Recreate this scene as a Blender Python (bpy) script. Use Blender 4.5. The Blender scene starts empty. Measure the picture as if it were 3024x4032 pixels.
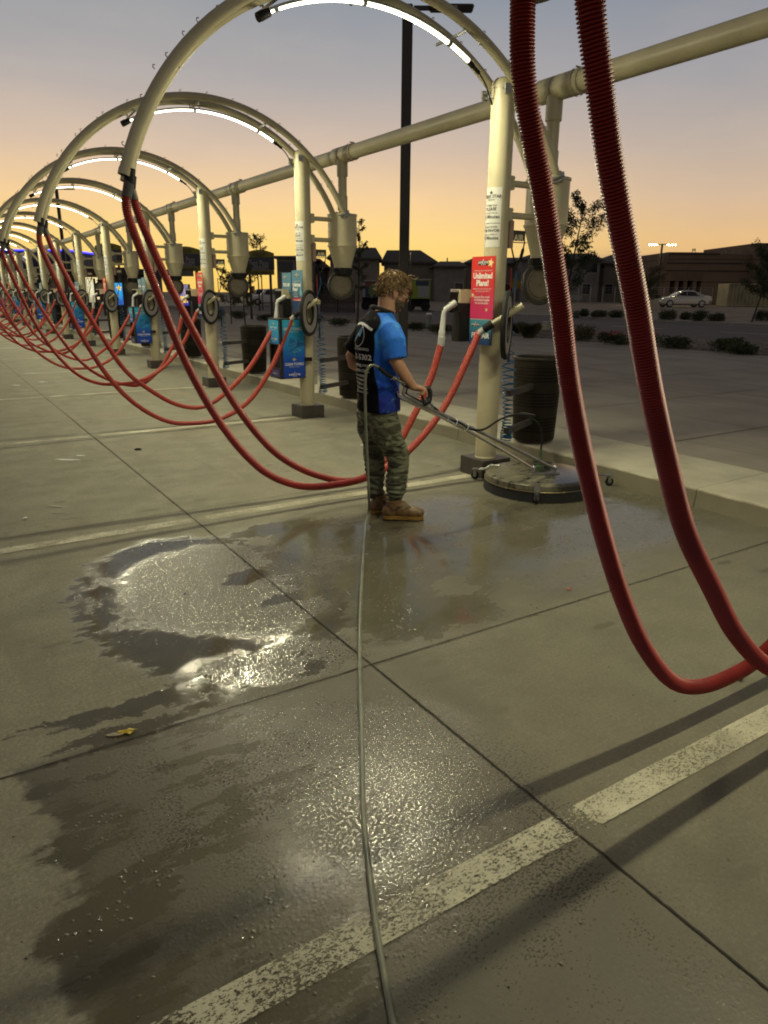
import bpy, bmesh, math, random
from mathutils import Vector, Matrix, noise as mnoise
from mathutils.bvhtree import BVHTree
random.seed(7)
PI = math.pi
C = bpy.context.scene.collection
V = Vector
rad = math.radians

# ------------------------------------------------------------------ camera
FPX, YAW, PITCH, ROLL, CAMH = 2790.4, rad(32.5255), rad(17.2407), rad(.40938), 1.62
CF = V((math.sin(YAW)*math.cos(PITCH), math.cos(YAW)*math.cos(PITCH), -math.sin(PITCH)))
_R = V((math.cos(YAW), -math.sin(YAW), 0)); _U = _R.cross(CF)
CR = _R*math.cos(ROLL) + _U*math.sin(ROLL); CU = -_R*math.sin(ROLL) + _U*math.cos(ROLL)
cam_d = bpy.data.cameras.new('camera'); cam = bpy.data.objects.new('camera', cam_d); C.objects.link(cam)
cam.matrix_world = Matrix(((CR.x, CU.x, -CF.x, 0), (CR.y, CU.y, -CF.y, 0), (CR.z, CU.z, -CF.z, CAMH), (0, 0, 0, 1)))
cam_d.sensor_fit = 'VERTICAL'; cam_d.sensor_height = 36; cam_d.lens = FPX/4032*36
cam_d.clip_start = .05; cam_d.clip_end = 2000
bpy.context.scene.camera = cam

# ------------------------------------------------------------------ sky and exposure
sc = bpy.context.scene
sc.view_settings.view_transform = 'Standard'; sc.view_settings.look = 'None'
sc.view_settings.exposure = 0; sc.view_settings.gamma = 1
# enough samples everywhere, light clean-up
cy = sc.cycles
for k_, v_ in (('use_denoising', True), ('denoising_prefilter', 'ACCURATE'), ('use_adaptive_sampling', False), ('sampling_pattern', 'BLUE_NOISE'), ('filter_width', 1.9), ('max_bounces', 6), ('diffuse_bounces', 3), ('glossy_bounces', 3), ('transmission_bounces', 3), ('sample_clamp_indirect', 4.0), ('caustics_reflective', False), ('caustics_refractive', False)):
    try: setattr(cy, k_, v_)
    except Exception: pass


def lin(c):
    return tuple((x/255/12.92 if x <= 10 else ((x/255+.055)/1.055)**2.4) for x in c) + (1,)


class NT:
    """small node building helper"""
    def __init__(s, tree): s.t = tree; s.n = tree.nodes; s.l = tree.links
    def node(s, typ, **kw):
        n = s.n.new(typ)
        for k, v in kw.items(): setattr(n, k, v)
        return n
    def put(s, inp, v):
        if hasattr(v, 'is_output'): s.l.new(v, inp)
        elif isinstance(v, (tuple, list)) and inp.type == 'RGBA' and len(v) == 3: inp.default_value = (*v, 1)
        else: inp.default_value = v
    def m(s, op, a, b=0, c=0, clamp=False):
        n = s.node('ShaderNodeMath', operation=op, use_clamp=clamp)
        s.put(n.inputs[0], a); s.put(n.inputs[1], b); s.put(n.inputs[2], c)
        return n.outputs[0]
    def add(s, a, b): return s.m('ADD', a, b)
    def mx2(s, a, b): return s.m('MAXIMUM', a, b)
    def sub(s, a, b): return s.m('SUBTRACT', a, b)
    def mul(s, a, b): return s.m('MULTIPLY', a, b)
    def sstep(s, v, lo, hi):
        n = s.node('ShaderNodeMapRange', interpolation_type='SMOOTHSTEP')
        s.put(n.inputs['Value'], v); n.inputs['From Min'].default_value = lo; n.inputs['From Max'].default_value = hi
        return n.outputs[0]
    def coord(s, w='Object'): return s.node('ShaderNodeTexCoord').outputs[w]
    def sep(s, v):
        n = s.node('ShaderNodeSeparateXYZ'); s.l.new(v, n.inputs[0]); return n.outputs
    def comb(s, x, y, z):
        n = s.node('ShaderNodeCombineXYZ')
        for i, q in enumerate((x, y, z)): s.put(n.inputs[i], q)
        return n.outputs[0]
    def map(s, v, scale=(1, 1, 1), loc=(0, 0, 0), rot=(0, 0, 0)):
        n = s.node('ShaderNodeMapping'); s.l.new(v, n.inputs[0])
        n.inputs['Scale'].default_value = scale; n.inputs['Location'].default_value = loc; n.inputs['Rotation'].default_value = rot
        return n.outputs[0]
    def noise(s, v, scale, detail=3, rough=.5, dist=0, col=False):
        n = s.node('ShaderNodeTexNoise'); s.l.new(v, n.inputs['Vector'])
        n.inputs['Scale'].default_value = scale; n.inputs['Detail'].default_value = detail
        n.inputs['Roughness'].default_value = rough; n.inputs['Distortion'].default_value = dist
        return n.outputs['Color' if col else 0]
    def voro(s, v, scale, feat='F1', out='Distance', rnd=1):
        n = s.node('ShaderNodeTexVoronoi', feature=feat); s.l.new(v, n.inputs['Vector'])
        n.inputs['Scale'].default_value = scale; n.inputs['Randomness'].default_value = rnd
        return n.outputs[out]
    def ramp(s, v, stops, interp='LINEAR'):
        n = s.node('ShaderNodeValToRGB'); s.put(n.inputs[0], v); r = n.color_ramp; r.interpolation = interp
        while len(r.elements) < len(stops): r.elements.new(.5)
        for e, (p, c) in zip(r.elements, stops): e.position = p; e.color = c if len(c) == 4 else (*c, 1)
        return n.outputs[0]
    def mix(s, f, a, b, mode='MIX'):
        n = s.node('ShaderNodeMix', data_type='RGBA', blend_type=mode)
        s.put(n.inputs[0], f); s.put(n.inputs[6], a); s.put(n.inputs[7], b)
        return n.outputs[2]
    def fmix(s, f, a, b):
        n = s.node('ShaderNodeMix'); s.put(n.inputs[0], f); s.put(n.inputs[2], a); s.put(n.inputs[3], b)
        return n.outputs[0]
    def bump(s, h, strength=.3, dist=.01, normal=None):
        n = s.node('ShaderNodeBump'); s.put(n.inputs['Height'], h); s.put(n.inputs['Strength'], strength)
        n.inputs['Distance'].default_value = dist
        if normal: s.l.new(normal, n.inputs['Normal'])
        return n.outputs[0]


world = bpy.data.worlds.new('World'); sc.world = world; world.use_nodes = True
W = NT(world.node_tree); W.n.clear()
dr = W.coord('Generated'); dx, dy, dz = W.sep(dr)
hl = W.m('SQRT', W.add(W.mul(dx, dx), W.mul(dy, dy)))
SA = rad(20)
cs = W.m('DIVIDE', W.add(W.mul(dx, math.sin(SA)), W.mul(dy, math.cos(SA))), W.m('MAXIMUM', hl, .001))
zf = W.m('MULTIPLY', dz, 1.6, clamp=True)       # 0 .. 1 over z 0 .. .625
near = W.ramp(zf, [(0, lin((255, 206, 88))), (.045, lin((255, 216, 104))), (.10, lin((255, 214, 120))), (.18, lin((246, 206, 148))),
                   (.27, lin((212, 187, 164))), (.38, lin((172, 166, 164))), (.52, lin((132, 143, 155))), (.64, lin((112, 122, 138))), (.82, lin((74, 83, 99))), (1, lin((36, 42, 54)))])
side = W.ramp(zf, [(0, lin((236, 172, 92))), (.045, lin((238, 184, 106))), (.10, lin((228, 184, 124))), (.18, lin((212, 182, 150))),
                   (.27, lin((186, 170, 157))), (.38, lin((156, 155, 159))), (.52, lin((124, 134, 149))), (.64, lin((110, 120, 137))), (.82, lin((72, 81, 98))), (1, lin((36, 42, 54)))])
back = W.ramp(zf, [(0, lin((104, 100, 100))), (.2, lin((112, 108, 108))), (.5, lin((94, 96, 102))), (1, lin((36, 42, 54)))])
c1 = W.mix(W.sstep(cs, .99, .80), near, side)
c2 = W.mix(W.sstep(cs, .75, -.2), c1, back)
# thin cloud bars above the roofs, right of the sunset
cn = W.noise(W.map(dr, (3, 3, 26)), 2.4, 5, .55)
band = W.mul(W.sstep(dz, .004, .02), W.sstep(dz, .062, .036))
rightw = W.sstep(W.sub(W.mul(dx, math.cos(rad(34))), W.mul(dy, math.sin(rad(34)))), -.06, .12)
cm = W.mul(W.mul(band, rightw), W.sstep(cn, .42, .60))
c3 = W.mix(W.mul(cm, .75), c2, lin((168, 138, 124)))
low = W.mul(W.mul(W.sstep(dz, .035, .012), rightw), W.sstep(W.noise(W.map(dr, (2, 2, 14), (5, 1, 2)), 1.7, 4), .46, .62))
c3 = W.mix(W.mul(low, .7), c3, lin((140, 138, 144)))
cw = W.noise(W.map(dr, (1.6, 1.6, 5)), 1.3, 5, .6)
c3 = W.mix(.16, c3, W.mix(W.sstep(cw, .35, .68), lin((150, 142, 142)), lin((214, 190, 160))))
skyt = W.node('ShaderNodeTexSky', sky_type='NISHITA', sun_disc=False)
skyt.sun_elevation = rad(-3); skyt.sun_rotation = SA
bg1 = W.node('ShaderNodeBackground'); W.put(bg1.inputs[0], c3); bg1.inputs[1].default_value = 1.08
bg2 = W.node('ShaderNodeBackground'); W.put(bg2.inputs[0], skyt.outputs[0]); bg2.inputs[1].default_value = .05
ad = W.node('ShaderNodeAddShader'); W.l.new(bg1.outputs[0], ad.inputs[0]); W.l.new(bg2.outputs[0], ad.inputs[1])
wo = W.node('ShaderNodeOutputWorld'); W.l.new(ad.outputs[0], wo.inputs[0])
# the sun has set: no sun lamp.  All other light comes from the lit strips on the arches.

LED = 600.0

# ------------------------------------------------------------------ materials
MATS = {}


def mat(name, base=(.5, .5, .5), rough=.5, metal=0, emit=None, estr=0, spec=.5, fn=None, var=0, vscale=6, bumps=0, bscale=60):
    if name in MATS: return MATS[name]
    m = bpy.data.materials.new(name); m.use_nodes = True
    t = NT(m.node_tree); b = t.n['Principled BSDF']
    b.inputs['Base Color'].default_value = (*base[:3], 1); b.inputs['Roughness'].default_value = rough
    b.inputs['Metallic'].default_value = metal; b.inputs['Specular IOR Level'].default_value = spec
    if emit: b.inputs['Emission Color'].default_value = (*emit[:3], 1); b.inputs['Emission Strength'].default_value = estr
    co = None
    if var:
        co = t.coord(); n = t.noise(co, vscale, 5, .6)
        lo = tuple(max(0, c*(1-var)) for c in base[:3]); hi = tuple(c*(1+var) for c in base[:3])
        t.put(b.inputs['Base Color'], t.mix(t.sstep(n, .3, .7), lo, hi))
        t.put(b.inputs['Roughness'], t.fmix(n, max(0, rough-.12), min(1, rough+.12)))
    if bumps:
        co = co or t.coord()
        t.put(b.inputs['Normal'], t.bump(t.noise(co, bscale, 4), bumps, .004))
    if fn: fn(t, b)
    MATS[name] = m; return m


def f_cream(t, b):
    co = t.coord(); n = t.noise(co, 3, 6, .6); n2 = t.noise(t.map(co, (1, 1, .15)), 26, 4, .6)
    c = t.mix(t.sstep(n, .35, .7), (.44, .40, .265), (.52, .475, .315))
    c = t.mix(t.mul(t.sstep(n2, .60, .75), .35), c, (.33, .29, .19))
    t.put(b.inputs['Base Color'], c); t.put(b.inputs['Roughness'], t.fmix(n, .32, .5))
    t.put(b.inputs['Normal'], t.bump(t.noise(co, 55, 3), .06, .003))
cream = mat('cream paint', fn=f_cream)
plinthm = mat('dark brown painted plinth', (.055, .048, .042), .45, var=.25, vscale=9, bumps=.15, bscale=90)
black = mat('black plastic', (.012, .012, .012), .6, var=.2, spec=.25)
rubber = mat('black rubber', (.012, .012, .013), .7, var=.3, vscale=30, spec=.3)
greypl = mat('grey pvc', (.34, .35, .33), .4, var=.1)
steel = mat('brushed steel', (.45, .45, .42), .28, 1, var=.15, vscale=20)
chrome = mat('bright steel', (.7, .7, .66), .14, 1)
galv = mat('galvanised steel', (.38, .39, .37), .38, .9, var=.2, vscale=14)
whitem = mat('white print', (.78, .78, .74), .5)
inkm = mat('black print', (.02, .02, .025), .5)
yellowm = mat('yellow print', (.72, .52, .06), .5)
ledm = mat('lit led diffuser', (.9, .9, .85), .4, emit=(1, .93, .56), estr=LED)
leds = mat('lit led lens side', (.9, .9, .85), .4, emit=(1, .96, .72), estr=9)
leds.cycles.emission_sampling = 'NONE'


def f_hose(dirt, sleeve):
    def f(t, b):
        co = t.coord(); n = t.noise(co, 5, 5, .6)
        c = t.mix(t.sstep(n, .3, .7), (.22, .018, .015), (.32, .032, .024))
        if sleeve:
            w = t.noise(t.map(co, (1, 1, 1)), 160, 2)
            c = t.mix(t.sstep(w, .50, .62), (.30, .014, .010), (.48, .12, .07))
            t.put(b.inputs['Normal'], t.bump(w, .6, .004))
        t.put(b.inputs['Base Color'], c); b.inputs['Roughness'].default_value = .48 if not sleeve else .6
    return f
hosem = mat('red hose', fn=f_hose(0, False))
sleevem = mat('red woven hose sleeve', fn=f_hose(0, True))


def f_conc(t, b):
    """bay floor: poured concrete, stained, with water lying on it in places (world coordinates)"""
    co = t.coord(); x, y, z = t.sep(co)
    big = t.noise(co, .55, 5, .6); mid = t.noise(co, 3.2, 6, .62); fine = t.noise(co, 70, 5, .7); grit = t.noise(co, 420, 2, .6)
    streak = t.noise(t.map(co, (.35, 2.2, 1)), 2.0, 6, .6)
    c = t.mix(t.sstep(mid, .30, .72), (.170, .167, .122), (.262, .256, .190))
    c = t.mix(t.mul(t.sstep(big, .40, .66), .55), c, (.235, .212, .150))
    c = t.mix(t.mul(t.sstep(streak, .52, .68), .5), c, (.17, .155, .115))
    c = t.mix(t.mul(t.sstep(fine, .49, .60), .50), c, (.135, .124, .090)); c = t.mix(t.mul(t.sstep(fine, .44, .36), .40), c, (.42, .395, .30)); c = t.mix(t.mul(t.sstep(t.noise(co, 8, 7, .75), .52, .66), .38), c, (.125, .115, .085)); c = t.mix(t.mul(t.sstep(t.noise(co, 165, 3, .7), .54, .66), .45), c, (.13, .12, .085)); c = t.mix(t.mul(t.sstep(t.noise(t.map(co, (1, 1, 1), (3, 8, 0)), 140, 3, .7), .56, .68), .35), c, (.50, .47, .35))
    c = t.mix(t.mul(t.sstep(t.noise(t.map(co, (.25, 6, 1)), 14, 4, .6), .5, .62), .16), c, (.17, .155, .115))
    tyre = t.mul(t.sstep(t.noise(t.map(co, (.5, .12, 1), (2, 2, 0)), 4.5, 4, .6), .54, .64), .35); c = t.mix(tyre, c, (.155, .14, .105))
    c = t.mix(t.mul(t.sstep(grit, .56, .68), .35), c, (.13, .12, .09))
    c = t.mix(t.mul(t.sstep(grit, .42, .34), .30), c, (.40, .38, .29))
    # oil drops and old stains
    wv = t.map(t.noise(co, 4, 3, col=True), (.22, .22, .22))
    pv = t.node('ShaderNodeVectorMath', operation='ADD'); t.l.new(t.map(co, (.8, 2.0, 1)), pv.inputs[0]); t.l.new(wv, pv.inputs[1])
    vd = t.voro(pv.outputs[0], 2.6); vc = t.voro(pv.outputs[0], 2.6, out='Color')
    spot = t.mul(t.sstep(vd, .17, .09), t.sstep(t.sep(vc)[0], .60, .66))
    bandx = t.mul(t.sstep(x, 2.3, 3.0), t.sstep(x, 5.2, 4.2))
    c = t.mix(t.mul(spot, t.fmix(bandx, .38, .66)), c, (.075, .062, .045))
    rust = t.mul(t.sstep(t.noise(co, 1.6, 4, .6), .60, .74), bandx)
    c = t.mix(t.mul(rust, .35), c, (.34, .19, .07))
    warp = t.noise(t.map(co, (1.0, 4.5, 1)), 3.3, 6, .66); warp2 = t.noise(t.map(co, (1, 1, 1), (7, 3, 0)), 2.1, 5, .6)
    wx = t.add(x, t.mul(t.sub(warp, .5), .34)); wy = t.add(y, t.mul(t.sub(warp2, .5), .28))

    def ell(cx, cy, rx, ry, soft=.12, ux=wx, uy=wy):
        a = t.m('DIVIDE', t.sub(ux, cx), rx); d = t.m('DIVIDE', t.sub(uy, cy), ry)
        return t.sstep(t.m('SQRT', t.add(t.mul(a, a), t.mul(d, d))), 1+soft, 1-soft)
    mx = lambda *a: a[0] if len(a) == 1 else t.m('MAXIMUM', a[0], mx(*a[1:]))
    inv = lambda a: t.sub(1, a)
    w3 = t.noise(t.map(co, (1, 1, 1), (1, 9, 0)), 7.5, 5, .7); w4 = t.noise(t.map(co, (.9, 5.0, 1), (4, 2, 0), rot=(0, 0, .45)), 4.6, 6, .72)
    fx_ = t.mul(t.sub(w4, .5), t.mul(t.sstep(x, 1.0, .5), t.fmix(t.sstep(t.noise(co, 3.4, 3), .42, .60), .04, .62)))
    ux = t.add(wx, t.add(t.mul(t.sub(w3, .5), .16), fx_)); uy = t.add(wy, t.mul(t.sub(w3, .5), .22))
    outer = ell(1.14, 3.62, .70, 1.04, .07, ux, uy)
    inner = ell(1.30, 3.70, .60, .70, .12, t.add(ux, t.mul(t.sub(warp2, .5), .25)), uy)
    tail = mx(ell(.62, 2.68, .46, .075, .15, ux, uy), ell(.50, 2.50, .34, .045, .2, ux, uy), ell(1.0, 2.66, .40, .14, .1, ux, uy), ell(.30, 2.70, .22, .03, .2, ux, uy))
    film1 = mx(t.mul(outer, inv(inner)), tail, t.mul(ell(1.42, 3.72, .16, .09, .2, ux, uy), .9), t.mul(ell(1.55, 3.32, .22, .07, .2, ux, uy), .9))
    manz = mx(ell(2.25, 3.60, .70, .98, .30, ux, uy), ell(3.1, 3.70, .95, .88, .3, ux, uy), t.mul(ell(3.0, 2.80, .9, .3, .5, ux, uy), .6), ell(4.0, 3.45, 1.05, .66, .3, ux, uy), ell(2.05, 2.80, .50, .34, .4, ux, uy), ell(1.95, 4.45, .4, .14, .4, ux, uy))
    patch = t.sstep(t.noise(t.map(co, (1, 1.6, 1), (2, 4, 0)), 1.9, 6, .65), .32, .58)
    film2 = t.mul(manz, t.fmix(patch, .38, 1.0))
    lx = t.add(x, t.add(t.mul(t.sub(t.noise(t.map(co, (.8, 2.4, 1), (9, 1, 0)), 1.5, 6, .62), .5), .62), t.mul(t.sub(w3, .5), .06)))
    nearw0 = nearw = t.mul(t.mul(t.sstep(y, 2.52, 2.44), t.sstep(x, 1.75, 1.40)), t.sstep(t.add(lx, t.add(t.mul(t.sub(warp2, .5), .35), t.mul(t.sub(w3, .5), .12))), .03, .09))
    film3 = t.mul(t.mul(nearw0, ell(.40, 1.75, .75, .95, .3, ux, uy)), t.mul(t.sstep(t.noise(t.map(co, (.7, 1.8, 1)), 2.6, 6, .68), .40, .58), .6))
    film4 = 0.0
    speck = mx(t.mul(ell(1.18, 2.72, .42, .18, .35, ux, uy), t.sstep(t.noise(co, 6.5, 4, .6), .36, .54)), t.mul(ell(.64, 3.75, .14, .5, .3, ux, uy), t.mul(t.sstep(t.noise(co, 6.5, 4, .6), .46, .60), .8)))
    film1 = t.mul(film1, t.sub(1, t.mul(speck, .88)))
    spark = mx(t.mul(speck, 1), t.mul(inner, ell(1.15, 3.6, .9, 1.05, .2)), ell(1.14, 1.66, .55, .66, .6), ell(1.18, 2.68, .40, .20, .5), t.mul(ell(.80, 2.0, .55, .6, .5), .55), t.mul(ell(2.1, .85, 1.1, .6, .5), .40), t.mul(ell(1.95, 1.75, .5, .6, .5), .35))
    damp = mx(t.mul(outer, .9), film1, t.mul(manz, .62), nearw, t.mul(ell(3.2, 3.5, 2.5, 1.25, .3), .50), t.mul(ell(3.1, 2.0, 2.4, 1.4, .45), .50), t.mul(t.sstep(y, 1.25, .9), .55), t.mul(ell(1.15, 2.2, .75, .75, .3, ux, uy), .8))  # real damp, plus a near-edge band painted darker where the light falls off
    film = mx(film1, film2, film3)
    c = t.mix(t.mul(damp, .82), c, (.050, .045, .028))
    brown = t.mul(nearw, t.sstep(t.noise(co, 1.1, 5, .6), .40, .62))
    c = t.mix(t.mul(brown, .35), c, (.055, .042, .025))
    c = t.mix(t.mul(film, .30), c, (.06, .054, .036))
    # beads and lumps of water: small glossy spots between duller wet grain
    gn = t.noise(t.map(co, (1, 1.25, 1), (4, 7, 0)), 92, 3, .70); gl = t.noise(t.map(co, (1, 1, 1), (1, 2, 5)), 6, 4, .6)
    dens = t.m('MINIMUM', t.add(t.mul(spark, .95), t.mul(t.mul(damp, .50), t.sstep(gl, .30, .62))), 1)
    thr_ = t.fmix(dens, .80, .52)
    glint = t.mul(t.sstep(t.sub(gn, thr_), -.004, .012), t.sstep(dens, .02, .10))
    wetr = t.fmix(t.m('MINIMUM', damp, 1), .80, .50)
    core = mx(ell(1.20, 1.62, .20, .20, .5), ell(1.15, 2.74, .22, .16, .5)); wetr = t.fmix(glint, wetr, t.fmix(core, .165, .085))
    c = t.mix(t.mul(glint, t.fmix(spark, .10, .60)), c, (.014, .013, .010)); c = t.mix(t.mul(t.mul(dens, .5), inv(glint)), c, (.12, .105, .07))
    t.put(b.inputs['Base Color'], c)
    r = t.fmix(t.m('MULTIPLY', film, 1.15, clamp=True), wetr, .05)
    t.put(b.inputs['Roughness'], r)
    sp = t.noise(co, 130, 2, .6); sp2 = t.noise(co, 48, 3, .65); drop = t.sstep(t.voro(co, 58), .48, .10)
    filmc = t.m('MULTIPLY', film, .93, clamp=True)
    # dry grain, then the lumpy water skin whose facets catch the lamps
    n1 = t.bump(t.add(t.mul(fine, .6), t.mul(grit, .3)), t.mul(inv(filmc), t.fmix(damp, .35, .15)), .006)
    wv_ = t.add(t.mul(t.noise(co, 62, 2, .6), 1.0), t.add(t.mul(sp, .22), t.mul(drop, .40)))
    n1 = t.bump(wv_, t.mul(inv(filmc), t.mul(t.mx2(spark, t.mul(damp, .35)), t.fmix(glint, 1, .6))), .0022, n1)
    bub = t.sstep(t.voro(t.map(co, (1, 1, 1), (3, 3, 0)), 40), .30, .06)
    n1 = t.bump(t.mul(bub, t.sstep(t.noise(co, 5, 3), .46, .54)), t.mul(film, .9), .0030, n1)
    n2 = t.bump(t.noise(co, 26, 3, .6), .4, .0004, n1)
    t.put(b.inputs['Normal'], n2)
    t.put(b.inputs['Specular IOR Level'], t.fmix(glint, .40, 1.0))
concm = mat('bay floor concrete', fn=f_conc)


def f_lane(t, b):
    co = t.coord(); mid = t.noise(co, 1.1, 6, .6); fine = t.noise(co, 60, 5, .7); st = t.noise(t.map(co, (1, .12, 1)), 2.2, 5, .6)
    c = t.mix(t.sstep(mid, .3, .7), (.265, .235, .185), (.335, .300, .240))
    c = t.mix(t.mul(t.sstep(st, .5, .7), .45), c, (.155, .135, .105))
    c = t.mix(t.mul(t.sstep(fine, .5, .7), .25), c, (.16, .15, .13))
    t.put(b.inputs['Base Color'], c); b.inputs['Roughness'].default_value = .75
    t.put(b.inputs['Normal'], t.bump(fine, .3, .006))
lanem = mat('drive lane concrete', fn=f_lane)


def f_kerb(t, b):
    co = t.coord(); n = t.noise(co, 2.5, 6, .65); f = t.noise(co, 90, 4, .7); x, y, z = t.sep(co)
    c = t.mix(t.sstep(n, .3, .7), (.40, .37, .28), (.52, .49, .375))
    c = t.mix(t.mul(t.sstep(f, .55, .7), .35), c, (.24, .22, .16))
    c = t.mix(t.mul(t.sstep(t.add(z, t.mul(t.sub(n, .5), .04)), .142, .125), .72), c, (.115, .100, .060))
    t.put(b.inputs['Base Color'], c); b.inputs['Roughness'].default_value = .8
    t.put(b.inputs['Normal'], t.bump(t.add(f, n), .3, .006))
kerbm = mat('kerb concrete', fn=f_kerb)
asph = mat('asphalt', (.085, .080, .074), .85, var=.25, vscale=2, bumps=.3, bscale=80)
dirt = mat('pale dirt', (.26, .21, .15), .95, var=.3, vscale=.8, bumps=.3, bscale=20)
gravel = mat('gravel', (.16, .13, .10), .9, var=.45, vscale=14, bumps=.8, bscale=26)
stonem = mat('river stone', (.22, .19, .16), .8, var=.4, vscale=5)
walkm = mat('pale sidewalk', (.30, .28, .25), .8, var=.15)


def f_paint(t, b):
    co = t.coord(); x, y, z = t.sep(co)
    w = t.noise(t.map(co, (1, 1.6, 1)), 85, 7, .74); w2 = t.noise(co, 2.2, 4, .6)
    thr = t.fmix(t.sstep(w2, .35, .65), .42, .53)
    yr = t.sstep(x, 3.4, 1.0); thr = t.fmix(yr, .41, thr); gap = t.sstep(t.m('ABSOLUTE', t.sub(x, 1.53)), .07, .03)
    thr = t.add(thr, t.mul(gap, .09)); m = t.mul(t.sstep(t.sub(w, thr), -.02, .02), t.fmix(t.sstep(w2, .3, .6), .95, .62))
    co2 = t.mix(t.noise(co, 9, 4), (.48, .455, .33), (.62, .59, .44))
    t.put(b.inputs['Base Color'], co2); b.inputs['Roughness'].default_value = .6; t.put(b.inputs['Alpha'], m)
paintm = mat('worn cream line paint', fn=f_paint)
linem = mat('white road paint', (.62, .6, .55), .7)

# ------------------------------------------------------------------ mesh helpers
ROOT = {}


def tag(o, label=None, cat=None, group=None, kind=None):
    if label: o['label'] = label
    if cat: o['category'] = cat
    if group: o['group'] = group
    if kind: o['kind'] = kind
    return o


def thing(name, label, cat, loc=(0, 0, 0), rz=0, group=None):
    o = bpy.data.objects.new(name, None); C.objects.link(o); o.empty_display_size = .2
    o.location = loc; o.rotation_euler = (0, 0, rz)
    ROOT[o.name] = Matrix.Translation(V(loc)) @ Matrix.Rotation(rz, 4, 'Z')
    return tag(o, label, cat, group)


def rootm(o):
    while o.parent: o = o.parent
    return ROOT.get(o.name, Matrix())


def spline(pts, n=8):
    """Catmull-Rom through the points"""
    P = [V(p) for p in pts]; P = [2*P[0]-P[1]] + P + [2*P[-1]-P[-2]]; out = []
    for i in range(1, len(P)-2):
        a, b, c, d = P[i-1], P[i], P[i+1], P[i+2]
        for k in range(n):
            t = k/n
            out.append(.5*((2*b) + (c-a)*t + (2*a-5*b+4*c-d)*t*t + (3*b-a-3*c+d)*t**3))
    out.append(P[-2]); return out


def resample(path, step):
    out = [path[0].copy()]; acc = 0
    for a, b in zip(path, path[1:]):
        L = (b-a).length; d = step-acc
        while d <= L and L > 0:
            out.append(a.lerp(b, d/L)); d += step
        acc = (acc+L) % step if L else acc
        acc = L-(d-step)
    out.append(path[-1].copy()); return out


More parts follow.
